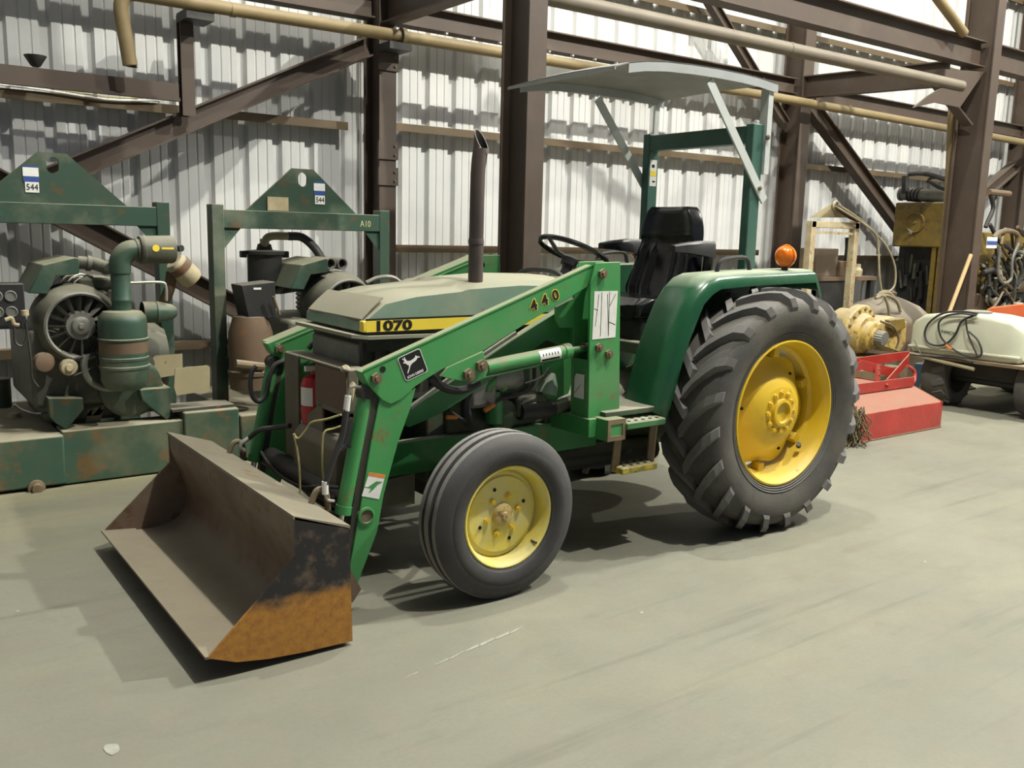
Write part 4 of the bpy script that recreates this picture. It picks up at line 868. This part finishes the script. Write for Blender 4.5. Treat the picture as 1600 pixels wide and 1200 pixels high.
        b('red_cover', 'rustp', MB().lathe(q(66, 565, 3.05), (.3, -1, 0), [(0, 0), (.06, .0), (.06, .04), (.03, .05), (0, .05)], 16))
        gp = b('gauge_panel', 'plast', MB().box(X(-1.86), X(-1.47), 3.05, 3.22, 1.0, 1.275), 'dusty gauge panel', bevel=.006)
        for gx, gz in ((-1.62, 1.20), (-1.545, 1.20), (-1.62, 1.105), (-1.545, 1.105), (-1.70, 1.2)):
            MB().lathe((gx, 3.05, gz), (0, -1, 0), [(.034, 0), (.034, .008), (.028, .010), (.027, .004), (0, .004)], 18).build('gauge', 'alloy', gp)
        b('panel_valve', 'cream', MB().tube(smooth([q(8, 500, 3.0), q(18, 497, 3.0), q(22, 506, 3.0), q(30, 508, 3.0)], 4), .012, 8))
        b('valve_handle', 'cream', MB().lathe(q(39, 489, 2.98), (0, 0, 1), [(0, -.02), (.022, -.015), (.022, .015), (0, .02)], 12))
        b('control_hose', 'hose', MB().tube(smooth([q(22, 512, 3.0), q(24, 535, 3.0), q(36, 540, 3.0), q(42, 522, 3.0), q(40, 505, 3.0), q(48, 560, 3.0), q(50, 590, 3.0), q(60, 605, 3.0)], 5), .008, 6))
        b('oil_can', 'dgreen', MB().lathe(P(8, 640, Z=.335)+V((0, .12, 0)), (0, 0, 1), [(0, 0), (.06, 0), (.06, .20), (.065, .205), (0, .21)], 18))
        # battery tray on the skid box
        b('tray_base', 'deck', MB().box(-.64, -.22, 2.98, 3.18, .407, .425))
        b('tray_plate', 'tan', MB().prism([q(a, c, 3.16) for a, c in ((238, 560), (242, 556), (285, 553), (286, 584), (240, 592))], (0, .012, 0)), 'tan steel plate')
        b('tray_plate', 'tan', MB().prism([q(a, c, 2.99) for a, c in ((274, 576), (324, 571), (328, 573), (328, 610), (276, 618), (272, 605))], (0, .012, 0)), 'tan steel plate')
        b('tray_stud', 'bolt', MB().cyl(q(243, 585, 3.1), q(243, 596, 3.1), .012, 8))
        b('side_mount', 'mach', MB().box(-.80, -.66, 3.1, 3.3, .40, .60), bevel=.01)
    else:
        b('twin_exhaust', 'engine', MB().prism([P(a, c, Y=3.3) for a, c in ((463, 420), (478, 412), (515, 405), (516, 432), (470, 455), (438, 460))], (0, .35, 0)), bevel=.008)
        for px in (518, 536):
            c = P(px-1, 412, Y=3.18+(.03 if px > 530 else 0)); d = V((.12, -.98, -.02)).normalized()
            b('exhaust_pipe', 'alloy', MB().lathe(c, d, [(.044, -.25), (.046, .0), (.044, .004), (.034, .004), (.033, -.05)], 18))
            b('pipe_mouth', 'ink', MB().lathe(c, d, [(0, -.03), (.034, -.03)], 18))
        fc2 = P(414, 432, Y=3.55); f_ = b('filter_canister', 'dark', MB().lathe((fc2.x, 3.55, 0), (0, 0, 1), [(0, 1.15), (.125, 1.15), (.128, 1.2), (.128, 1.44), (.15, 1.445), (.15, 1.47), (.06, 1.48), (.05, 1.52), (.03, 1.53), (.03, 1.56)], 24), 'black filter canister')
        for s in (-1, 1): MB().box(fc2.x+s*.165-.02, fc2.x+s*.165+.02, 3.52, 3.58, 1.42, 1.47).build('clamp_lug', 'dark', f_, bevel=.006)
        z1 = P(416, 385, Y=3.5).z
        b('filter_elbow', 'tan', MB().tube(smooth([(fc2.x, 3.55, z1-.03), P(415, 375, Y=3.5), P(425, 369, Y=3.5), P(452, 369, Y=3.5)], 4), .03, 12), par=f_)
        b('filter_hose', 'hose', MB().tube(smooth([P(450, 369, Y=3.5), P(472, 371, Y=3.48), P(492, 388, Y=3.42), P(506, 410, Y=3.36)], 5), .032, 12), par=f_)
        cb = b('control_box', 'dark', MB().prism([P(a, c, Y=3.05) for a, c in ((377, 446), (430, 440), (432, 498), (388, 497))], (0, .22, 0)), 'black control box', bevel=.006)
        MB().box(P(396, 450, Y=3.049).x, P(408, 450, Y=3.049).x, 3.046, 3.049, P(396, 450, Y=3.05).z-.012, P(396, 450, Y=3.05).z+.002).build('box_print', 'label', cb)
        b('rust_tank', 'rustp', MB().lathe((P(392, 540, Y=3.15).x, 3.15, 0), (0, 0, 1), [(0, .50), (.15, .50), (.155, .56), (.155, .60), (.165, .605), (.165, .63), (.155, .64), (.155, .90), (.12, 1.02), (0, 1.04)], 24), 'rusty brown air tank')
        b('cross_pipe', 'bolt', MB().tube([P(368, 568, Y=3.0), P(412, 573, Y=3.0)], .03, 10))
        b('lever', 'bolt', MB().tube([P(427, 463, Y=3.0), P(437, 492, Y=3.0)], .010, 8))
        b('return_hose', 'alloy', MB().tube(smooth([P(572, 442, Y=3.1), P(590, 434, Y=3.1), P(612, 433, Y=3.1), P(626, 441, Y=3.1)], 5), .016, 8))
        b('sticker_block', 'cream', MB().box(X(-1.5), X(-1.34), 3.37, 3.40, 1.77, 1.87), par=fr)
        text('A10', .07, (X(-.72), 3.3435, 1.69), (1, 0, 0), (0, 0, 1), 'twine', fr, 'chalk_writing', .8)
        b('post_brace', 'mach', MB().prism([P(a, c, Y=3.3) for a, c in ((353, 560), (360, 556), (371, 598), (368, 604), (361, 604))], (0, .02, 0)))
unit(0, True); unit(1.70, False)
# ------------------------------------------------------------------ red rotary mower
mx0, mx1, my0 = 4.35, 5.585, 1.05
mo = thing('rotary_mower', 'red rotary mower deck parked behind the tractor rear wheel', 'mower', (4.95, 1.5, 0))
def b(name, mat, mb, par, label=None, bevel=0, kind=None): return mb.build(name, mat, par, label, bevel, kind=kind)
rows = []
for i in range(15):
    x = mx0+(mx1-mx0)*i/14; dn = [0, .012, .0, .02, .004, .022, .008, .03, .012, .026, .004, .018, .006, .002, 0][i]
    rows.append([(x, my0, .012), (x, my0+.0, .06), (x, my0+dn*.6, .13), (x, my0+dn, .19), (x, my0+.012+dn*.5, .235), (x, my0+.035, .25), (x, my0+.27, .335), (x, my0+.29, .34)])
dk = b('deck', 'mower', MB().grid(rows, (0, .006, -.006)), mo, 'dented red deck skirt')
b('deck_top', 'mower', MB().box(mx0, mx1-.1, 1.33, 2.25, .33, .345), mo)
b('side_skirt', 'mower', MB().prism([V((mx0, my0, .10)), V((mx0, my0, .24)), V((mx0, 1.33, .34)), V((mx0, 2.25, .34)), V((mx0, 2.25, .10))], (.008, 0, 0)), mo)
b('side_skirt', 'mower', MB().prism([V((mx1, my0, .012)), V((mx1, my0, .24)), V((mx1, 1.33, .34)), V((mx1, 2.25, .34)), V((mx1, 2.25, .05))], (.008, 0, 0)), mo)
b('skid_shoe', 'bolt', MB().box(mx0, mx1+.01, my0-.006, my0+.05, 0, .014), mo)
b('deck_angle', 'mower', MB().box(4.2, 5.55, 1.315, 1.325, .345, .435).box(4.2, 5.55, 1.325, 1.40, .345, .355), mo, 'red angle iron', .002)
for xx in (4.5, 5.1): bolt((xx, 1.315, .39), (0, -1, 0), .018, mo, 'mower')
for nm, p, q_ in (('hitch_arm', (1318, 578, 1.45), (1345, 572, 1.45)), ('hitch_arm', (1340, 569, 1.45), (1400, 583, 1.5)), ('hitch_arm', (1322, 568, 1.85), (1420, 555, 1.75)), ('hitch_strut', (1420, 560, 1.6), (1385, 600, 1.36))):
    a, c = P(p[0], p[1], Y=p[2]), P(q_[0], q_[1], Y=q_[2]); b(nm, 'mower', MB().bar(a, c, .012, .085), mo, bevel=.002)
b('hitch_post', 'mower', MB().bar(P(1371, 570, Y=1.47), P(1371, 604, Y=1.40), .06, .02, (0, 1, 0)), mo)
for py in (577, 585, 592): bolt(P(1371, py, Y=1.44)+V((0, -.02, 0)), (0, -1, 0), .010, mo)
b('hose_loop', 'mower', MB().tube(smooth([P(1418, 572, Y=1.5), P(1428, 580, Y=1.48), P(1428, 595, Y=1.45), P(1422, 600, Y=1.42)], 4), .02, 8), mo)
gr = MB()
for k in range(220):
    x, y = 4.24+random.gauss(0, .06), 1.04+random.uniform(-.06, .2); z = random.uniform(.12, .33); h = random.uniform(.06, .2)
    a = V((x, y, z)); gr.tube([a, a+V((random.uniform(-.05, .05), random.uniform(-.05, .05), -h*.6)), a+V((random.uniform(-.09, .07), random.uniform(-.07, .05), -min(h, z-.005)))], .005, 4)
b('caught_grass', 'grass', gr, mo, 'dry grass tangled under the deck', kind='stuff')
# ------------------------------------------------------------------ orange utility tractor with sprayer tank
TX = 6.55
ut = thing('sprayer_vehicle', 'orange utility vehicle carrying the white sprayer tank', 'vehicle', (7.4, 1.3, 0))
b('chassis', 'dark', MB().box(6.75, 8.6, .95, 1.65, .32, .52), ut, bevel=.02)
ya = P(1500, 600, X=6.85).y
def wheel(c, r, w_, mat='rubber'):
    o = b('wheel', 'dark', MB().lathe(c, (0, -1, 0), [(.0, -.03), (r*.5, -.03), (r*.55, w_/2), (r*.58, w_/2), (r*.58, -w_/2), (r*.5, -w_/2)], 24), ut)
    b('tire', 'rubber', MB().lathe(c, (0, -1, 0), [(r*.57, -w_*.45), (r*.75, -w_*.52), (r*.92, -w_*.5), (r*.98, -w_*.3), (r*.98, w_*.3), (r*.92, w_*.5), (r*.75, w_*.52), (r*.57, w_*.45)], 32), o)
    me = MB().box(-.03, .03, -w_*.48, w_*.02, r*.94, r).mesh('tread_lug', V((0, 0, 0))); me.materials.append(M['lug'])
    for k in range(14): rep('tread_lug', me, o, Matrix.Translation(c) @ Matrix.Rotation(2*math.pi*k/14, 4, 'Y') @ Matrix.Rotation(.35, 4, 'Z'))
wheel(V((6.87, 1.72, .30)), .30, .26); wheel(V((6.87, .78, .30)), .30, .26); wheel(V((8.35, 1.72, .28)), .28, .22); wheel(V((8.35, .78, .28)), .28, .22)
b('axle', 'dark', MB().tube([(6.87, .8, .30), (6.87, 1.7, .30)], .05, 10), ut)
tb = [P(a, c, X=7.15) for a, c in ((1530, 492), (1548, 480), (1600, 474), (1640, 472), (1640, 500), (1595, 500))]
b('fender_panel', 'orange', MB().prism(tb, (1.1, .0, .0)), ut, 'dusty orange body panel', .012)
cp = P(1567, 484, X=7.15); b('fuel_cap', 'alloy', MB().lathe((7.4, cp.y-.03, cp.z+.05), (0, 0, 1), [(.05, -.06), (.05, .01), (.035, .02), (0, .02)], 16), ut)
b('engine_hood', 'orange', MB().prism([V((7.25, .88, .50)), V((7.25, .88, .86)), V((7.6, .88, .90)), V((8.5, .88, .82)), V((8.62, .88, .70)), V((8.62, .88, .50))], (0, .74, 0)), ut, bevel=.02)
b('steering_post', 'plast', MB().tube([(7.9, 1.25, .85), (7.75, 1.25, 1.02)], .02, 8), ut)
b('rear_grille', 'plast', MB().box(7.10, 7.2, .75, 1.45, .52, .93), ut, bevel=.01)
b('tail_panel', 'mower', MB().box(7.02, 7.1, .72, .9, .45, .62), ut)
b('tank_rack', 'bolt', MB().box(6.50, 7.1, .75, 1.95, .50, .53), ut)
b('rack_rail', 'tan', MB().tube([P(1420, 552, X=6.5), P(1475, 566, X=6.5), P(1522, 577, X=6.5)], .018, 8), ut)
# tank
tk = thing('sprayer_tank', 'white plastic sprayer tank with coiled black hoses', 'tank', (6.7, 1.3, .53))
def tring(y, top, bot, dx_, inset=0):
    x0, x1 = TX-dx_*.5+.05, TX+.45+dx_*.3; r = .05; out = []
    for (cx_, cz_, a0) in ((x1-r, top-r, 0), (x0+r, top-r, 90), (x0+r, bot+r, 180), (x1-r, bot+r, 270)):
        for k in range(5):
            a = math.radians(a0+22.5*k); out.append(V((cx_+r*math.cos(a), y, cz_+r*math.sin(a))))
    return out
yl, yr = P(1418, 525, X=TX).y, P(1597, 535, X=TX).y
zt = [P(x, y, X=TX).z for x, y in ((1425, 500), (1445, 491), (1490, 487), (1540, 493), (1575, 501), (1595, 512))]
zb_ = [P(x, y, X=TX).z for x, y in ((1420, 556), (1445, 560), (1490, 566), (1540, 574), (1575, 576), (1592, 570))]
ys = [P(x, 530, X=TX).y for x in (1420, 1440, 1490, 1540, 1577, 1596)]
zb_ = [max(z, .531) for z in zb_]
body = MB().loft([tring(ys[0], zt[0]-.03, zb_[0]+.03, 0), tring(ys[0]-.03, zt[0], zb_[0], .06)]+[tring(y, a, c, .1) for y, a, c in list(zip(ys, zt, zb_))[1:5]]+[tring(ys[5]+.03, zt[5], zb_[5], .06), tring(ys[5], zt[5]-.03, zb_[5]+.03, 0)])
tbd = b('tank_body', 'tank', body, tk)
b('moulded_seam', 'tank', MB().box(TX-.015, TX+.5, yr+.02, yl-.02, P(1500, 549, X=TX).z-.012, P(1500, 549, X=TX).z+.012), tk, bevel=.006)
b('fill_lid', 'alloy', MB().lathe((TX+.22, (yl+yr)/2-.02, zt[2]-.005), (0, 0, 1), [(.13, -.02), (.13, .015), (.10, .022), (0, .022)], 24), tk)
text('FIMCO', .045, P(1483, 520, X=TX-.001)+V((-.006, 0, 0)), (0, -1, -.05), (0, 0, 1), 'ink', tk, 'tank_lettering', 1.2)
def loop(pts, X, r, mat='hose'): return b('hose_coil', mat, MB().tube(smooth([P(x, y, X=X) for x, y in pts], 5), r, 8), tk)
loop([(1528, 490), (1505, 487), (1475, 489), (1453, 503), (1445, 520), (1450, 535), (1465, 540), (1480, 536), (1493, 522), (1503, 502), (1522, 493)], TX-.03, .011)
loop([(1526, 493), (1500, 490), (1478, 494), (1467, 505), (1468, 520), (1474, 532), (1490, 546), (1510, 556), (1528, 558), (1534, 550), (1528, 532), (1514, 518)], TX-.05, .010)
loop([(1509, 500), (1512, 520), (1520, 540), (1527, 556)], TX-.06, .009)
loop([(1418, 553), (1450, 557), (1490, 559), (1520, 566)], TX-.06, .010)
loop([(1478, 539), (1487, 546)], TX-.06, .013, 'lorange')
loop([(1428, 530), (1440, 556), (1444, 562)], TX-.04, .006, 'alloy')
# ------------------------------------------------------------------ yellow wheel hub on a stand
hc = P(1352, 523, Y=2.5)
hb = thing('planetary_hub', 'dusty yellow planetary wheel hub lying beyond the red mower', 'machine part', (hc.x, 2.6, 0))
ax = V((-.25, -.97, -.12)).normalized(); ax = V((.05, -.99, -.10)).normalized()
b('stand', 'bolt', MB().box(hc.x-.35, hc.x+.5, 2.35, 3.0, 0, .30).box(hc.x-.2, hc.x+.35, 2.45, 2.9, .30, .42), hb, bevel=.01)
b('hub_flange', 'hub', MB().lathe(hc, ax, [(0, -.38), (.20, -.38), (.24, -.33), (.25, -.16), (.31, -.15), (.315, -.08), (.30, -.06), (.23, -.05), (.20, .02), (.155, .03), (.15, .10), (.10, .115), (.10, .14), (0, .14)], 32), hb)
for k in range(16):
    u, w2 = _perp(ax); a = 2*math.pi*k/16; bolt(hc+ax*-.06+(u*math.cos(a)+w2*math.sin(a))*.27, ax, .02, hb)
b('splined_shaft', 'alloy', MB().lathe(hc+ax*.12, ax, [(0, 0), (.075, 0), (.078, .10), (.075, .11), (0, .11)], 36, lambda i, a: 1+.04*math.cos(18*a)), hb)
b('ring_seal', 'label', MB().lathe(hc+ax*.12, ax, [(.08, 0), (.09, .005), (.09, .015), (.08, .02)], 24), hb)
b('gear_case', 'hub', MB().prism([P(a, c, Y=2.38) for a, c in ((1362, 512), (1392, 494), (1418, 502), (1416, 535), (1405, 552), (1372, 540))], (0, .3, 0)), hb, bevel=.02)
b('case_cover', 'myellow', MB().prism([P(a, c, Y=2.33) for a, c in ((1390, 500), (1414, 497), (1416, 512), (1400, 520), (1390, 512))], (0, .1, 0)), hb, bevel=.01)
b('case_pipe', 'bolt', MB().tube(smooth([P(1376, 502, Y=2.32), P(1395, 510, Y=2.30), P(1404, 530, Y=2.30), P(1400, 545, Y=2.32)], 4), .012, 8), hb)
# small things on the floor behind the mower
def loose(name, label, cat, mat, mb, bevel=.01):
    o = mb.build(name, mat, bevel=bevel); tag(o, label, cat); return o
q0 = P(1442, 590, Z=.0)
loose('blue_crate', 'small blue crate on the floor behind the mower hitch', 'crate', 'blue', MB().box(7.15, 7.40, 2.05, 2.25, 0, .34))
loose('plank', 'short weathered plank lying on the floor beyond the mower', 'plank', 'wood', MB().bar((5.9, 1.98, .025), (6.75, 2.12, .025), .16, .04))
loose('steel_bar', 'pale steel bar leaning against the blue crate', 'bar', 'tan', MB().bar((7.00, 1.97, .02), (7.16, 2.03, .35), .03, .05))
# ------------------------------------------------------------------ brown bell with rope sling
bc = V((P(1385, 480, Y=3.25).x, 3.25, 0))
be = thing('hopper_cone', 'dusty brown steel hopper with a rope sling tied on top', 'hopper', bc)
zt_ = P(1385, 463, Y=3.25).z
b('cone', 'bell', MB().lathe(bc, (0, 0, 1), [(.0, .02), (.54, .02), (.56, .66), (.54, .74), (.38, .88), (.20, zt_-.03), (.12, zt_), (0, zt_)], 28), be)
b('crown', 'bell', MB().lathe(bc+V((0, 0, zt_)), (0, 0, 1), [(.10, 0), (.11, .05), (.06, .08), (0, .08)], 14), be)
def rp(pts, Y, r=.016, nm='rope'): return b(nm, 'rope', MB().tube(smooth([P(x, y, Y=Y) for x, y in pts], 5), r, 7), be)
rp([(1368, 466), (1380, 461), (1392, 464), (1402, 472), (1407, 487)], 2.88, .02); rp([(1382, 462), (1388, 480), (1390, 500)], 2.85, .016); rp([(1370, 464), (1378, 458), (1388, 458), (1396, 466)], 2.9, .028)
sr = thing('rope_sling', 'long rope sling looping from the white lifting frame down to the hopper', 'rope', P(1380, 458, Y=3.0))
for pts in ([(1378, 458), (1374, 430), (1373, 400), (1370, 370), (1350, 350), (1318, 330), (1305, 322)], [(1386, 458), (1398, 445), (1398, 415), (1385, 385), (1365, 362), (1340, 340), (1310, 320)]):
    b('rope_strand', 'rope', MB().tube(smooth([P(x, y, Y=3.04) for x, y in pts], 5), .012, 7), sr)
# ------------------------------------------------------------------ white lifting frame
lf = thing('lifting_frame', 'white steel lifting frame with a shackle on its peak', 'frame', (P(1303, 400, Y=3.15).x, 3.15, 0))
for px, pb in ((1268, 1264), (1336, 1330)):
    a = P(px, 345, Y=3.15); b('leg', 'cream', MB().box(a.x-.04, a.x+.04, 3.11, 3.19, 0, a.z), lf, bevel=.004)
a, c = P(1268, 348, Y=3.15), P(1336, 348, Y=3.15)
b('top_beam', 'cream', MB().box(a.x-.04, c.x+.04, 3.11, 3.19, a.z-.05, a.z+.02), lf, bevel=.004)
b('lower_beam', 'cream', MB().box(a.x, c.x, 3.135, 3.165, a.z-.12, a.z-.09), lf)
b('peak_plate', 'tan', MB().prism([P(x, y, Y=3.14) for x, y in ((1266, 340), (1300, 319), (1310, 319), (1325, 340))], (0, .02, 0)), lf)
sc_ = P(1306, 321, Y=3.12); b('shackle', 'cream', MB().tube(arc(sc_, (1, 0, 0), (0, 0, 1), .045, 0, 2*math.pi, 16), .014, 7, False), lf)
b('sling_cable', 'hose', MB().tube(smooth([P(1306, 324, Y=3.09), P(1325, 338, Y=3.09), P(1342, 345, Y=3.09), P(1320, 330, Y=3.09), P(1308, 320, Y=3.09)], 5), .02, 7), lf)
# bench behind
bn_ = thing('work_bench', 'rusty steel bench cluttered with parts behind the white lifting frame', 'bench', (8.0, 4.0, 0))
bz = P(1310, 432, Y=3.9).z; x0, x1 = P(1266, 437, Y=3.9).x, P(1362, 425, Y=3.9).x
b('bench_top', 'rustp', MB().box(x0, x1, 3.82, 4.25, bz-.05, bz), bn_)
for xx in (x0+.08, x1-.08):
    for yy in (3.86, 4.2): b('leg', 'dark', MB().box(xx-.03, xx+.03, yy-.03, yy+.03, 0, bz-.05), bn_)
b('drawer', 'dark', MB().box(x0+.05, x0+.75, 3.84, 4.2, .75, bz-.05), bn_); b('lower_panel', 'alloy', MB().box(x0+.1, x0+.7, 3.83, 3.85, .35, .75), bn_)
def onb(name, label, cat, mat, px0, px1, py, Y, d=.2):
    a, c = P(px0, py, Y=Y), P(px1, py, Y=Y); loose(name, label, cat, mat, MB().box(a.x, c.x, Y, Y+d, bz, max(a.z, bz+.03)))
onb('wooden_box', 'dark brown box standing on the cluttered bench', 'box', 'bell', 1276, 1311, 388, 3.9, .25)
onb('cardboard_box', 'small tan carton on the bench beside the brown box', 'carton', 'rustp', 1314, 1326, 408, 3.86, .12)
o = MB().lathe((x1-.35, 3.9, bz), (0, 0, 1), [(0, 0), (.07, 0), (.08, .08), (.05, .12), (.05, .16), (0, .16)], 14).build('oil_jug', 'cream'); tag(o, 'small cream jug on the end of the cluttered bench', 'jug')
o = MB().tube(smooth([(x1-.55, 3.95, bz+.005), (x1-.5, 3.95, bz+.3), (x1-.52, 3.95, bz+.5)], 3), .04, 10).build('black_cylinder', 'dark'); tag(o, 'upright black cylinder on the cluttered bench', 'cylinder')
# ------------------------------------------------------------------ yellow machine
ym = thing('yellow_machine', 'tall yellow machine with a round cover and hydraulic cylinder on top', 'machine', (9.6, 3.8, 0))
YX = 9.3; p = lambda x, y, X=YX: P(x, y, X=X)
y1, y0 = p(1396, 350).y, p(1480, 350).y; zb, zt2 = p(1430, 386).z, p(1430, 316).z
b('body', 'myellow', MB().box(YX, YX+.6, y0, y1, zb, zt2), ym, bevel=.02)
b('round_cover', 'myellow', MB().lathe(p(1430, 348), (-1, 0, 0), [(.135, 0), (.135, .02), (.122, .022), (.118, .01), (.02, .012), (.018, .03), (0, .03)], 28), ym)
b('cover_glint', 'alloy', MB().lathe(p(1424, 364)+V((-.012, 0, 0)), (-1, 0, 0), [(.03, 0), (.025, .015), (0, .02)], 12), ym)
for px in (1457, 1467): b('leg', 'myellow', MB().box(YX+.02, YX+.10, p(px, 400).y-.03, p(px, 400).y+.03, 0, zb), ym)
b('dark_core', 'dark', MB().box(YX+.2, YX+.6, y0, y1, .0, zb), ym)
cyp = [p(1401, 302), p(1480, 308)]; b('hydraulic_cylinder', 'alloy', MB().cyl(cyp[0]+V((.15, 0, 0)), cyp[1]+V((.15, 0, 0)), .085, 20), ym)
u = (cyp[1]-cyp[0]).normalized()
for k in range(4): c = cyp[0]+V((.15, 0, 0))+u*(.10+.05*k); b('cylinder_ring', 'dark', MB().cyl(c, c+u*.02, .098, 20), ym)
b('cylinder_cap', 'alloy', MB().cyl(cyp[0]+V((.15, 0, 0))-u*.03, cyp[0]+V((.15, 0, 0)), .098, 20), ym)
b('bracket', 'dark', MB().bar(p(1415, 275), p(1414, 302), .06, .08, (1, 0, 0)), ym)
for pts, r in (([(1420, 272), (1440, 271), (1460, 275), (1480, 282)], .03), ([(1450, 282), (1465, 292), (1480, 297)], .022), ([(1448, 285), (1456, 278), (1480, 278)], .018)):
    b('top_hose', 'hose', MB().tube(smooth([p(x, y) for x, y in pts], 4), r, 8), ym)
for k in range(14):
    px, py = random.uniform(1402, 1455), random.uniform(395, 470); b('pipe_work', random.choice(['dark', 'engine', 'dark', 'dark']), MB().tube([p(px, py, YX+.15), p(px+random.uniform(-4, 4), py+random.uniform(15, 30), YX+.15)], random.uniform(.012, .035), 8), ym)
# ------------------------------------------------------------------ hose-covered machine at the right
hm = thing('hydraulic_unit', 'hydraulic machine draped in tangled hoses with a lot tag', 'machine', (10.6, 3.2, 0))
Y = 3.1
b('base', 'dark', MB().box(P(1534, 470, Y=Y).x, 12.2, Y+.15, 3.7, 0, .95), hm)
b('yellow_body', 'myellow', MB().box(P(1550, 380, Y=Y).x, 12.2, Y+.2, 3.7, .95, P(1560, 362, Y=Y).z), hm, bevel=.02)
b('yellow_post', 'myellow', MB().box(P(1542, 320, Y=Y).x, P(1556, 320, Y=Y).x, Y+.25, Y+.4, .9, P(1545, 322, Y=Y).z), hm)
b('yellow_box', 'bell', MB().box(P(1532, 470, Y=Y).x, P(1562, 470, Y=Y).x, Y, Y+.2, .60, P(1540, 460, Y=Y).z), hm, bevel=.01)
random.seed(3)
for k in range(34):
    x, y = random.uniform(1536, 1604), random.uniform(350, 470); pts = [(x, y)]
    for j in range(4): x += random.uniform(-16, 18); y += random.uniform(-6, 34); pts.append((min(max(x, 1533), 1620), min(y, 485)))
    yy = [Y+random.uniform(-.15, .14) for _ in pts]
    b('hose', random.choice(['hose', 'hose', 'dark', 'engine', 'bolt']), MB().tube(smooth([P(a, c, Y=e) for (a, c), e in zip(pts, yy)], 4), random.uniform(.014, .03), 7), hm)
b('hose_arch', 'bolt', MB().tube(smooth([P(a, c, Y=Y-.1) for a, c in ((1552, 372), (1562, 363), (1578, 361), (1590, 368), (1588, 390))], 4), .035, 8), hm)
b('hose_loop', 'alloy', MB().tube(smooth([P(a, c, Y=Y-.15) for a, c in ((1562, 385), (1560, 410), (1560, 430), (1568, 442), (1580, 435), (1582, 405), (1592, 380))], 4), .02, 8), hm)
b('top_pipe', 'rustp', MB().tube([P(1545, 300, Y=Y), P(1577, 303, Y=Y)], .04, 8), hm)
b('top_hose', 'hose', MB().tube(smooth([P(a, c, Y=Y) for a, c in ((1548, 305), (1552, 325), (1544, 345), (1540, 355))], 4), .03, 8), hm)
s0, s1 = P(1543, 370, Y=Y-.2), P(1557, 388, Y=Y-.2)
b('lot_tag', 'label', MB().box(s0.x, s1.x, Y-.2, Y-.195, s1.z, s0.z), hm); b('tag_band', 'lblue', MB().box(s0.x, s1.x, Y-.203, Y-.2, (s0.z+s1.z)/2-.03, (s0.z+s1.z)/2+.02), hm)
# wooden pole leaning on the right column
a, c = P(1484, 486, Y=2.04), P(1517, 398, Y=2.075); d = (c-a).normalized(); foot = a+(a-c)*((a.z-.0)/(c.z-a.z))
o = MB().tube([foot+V((0, 0, .004)), c], .022, 8).build('wooden_pole', 'wood'); tag(o, 'pale wooden pole leaning on the column behind the sprayer tank', 'pole')
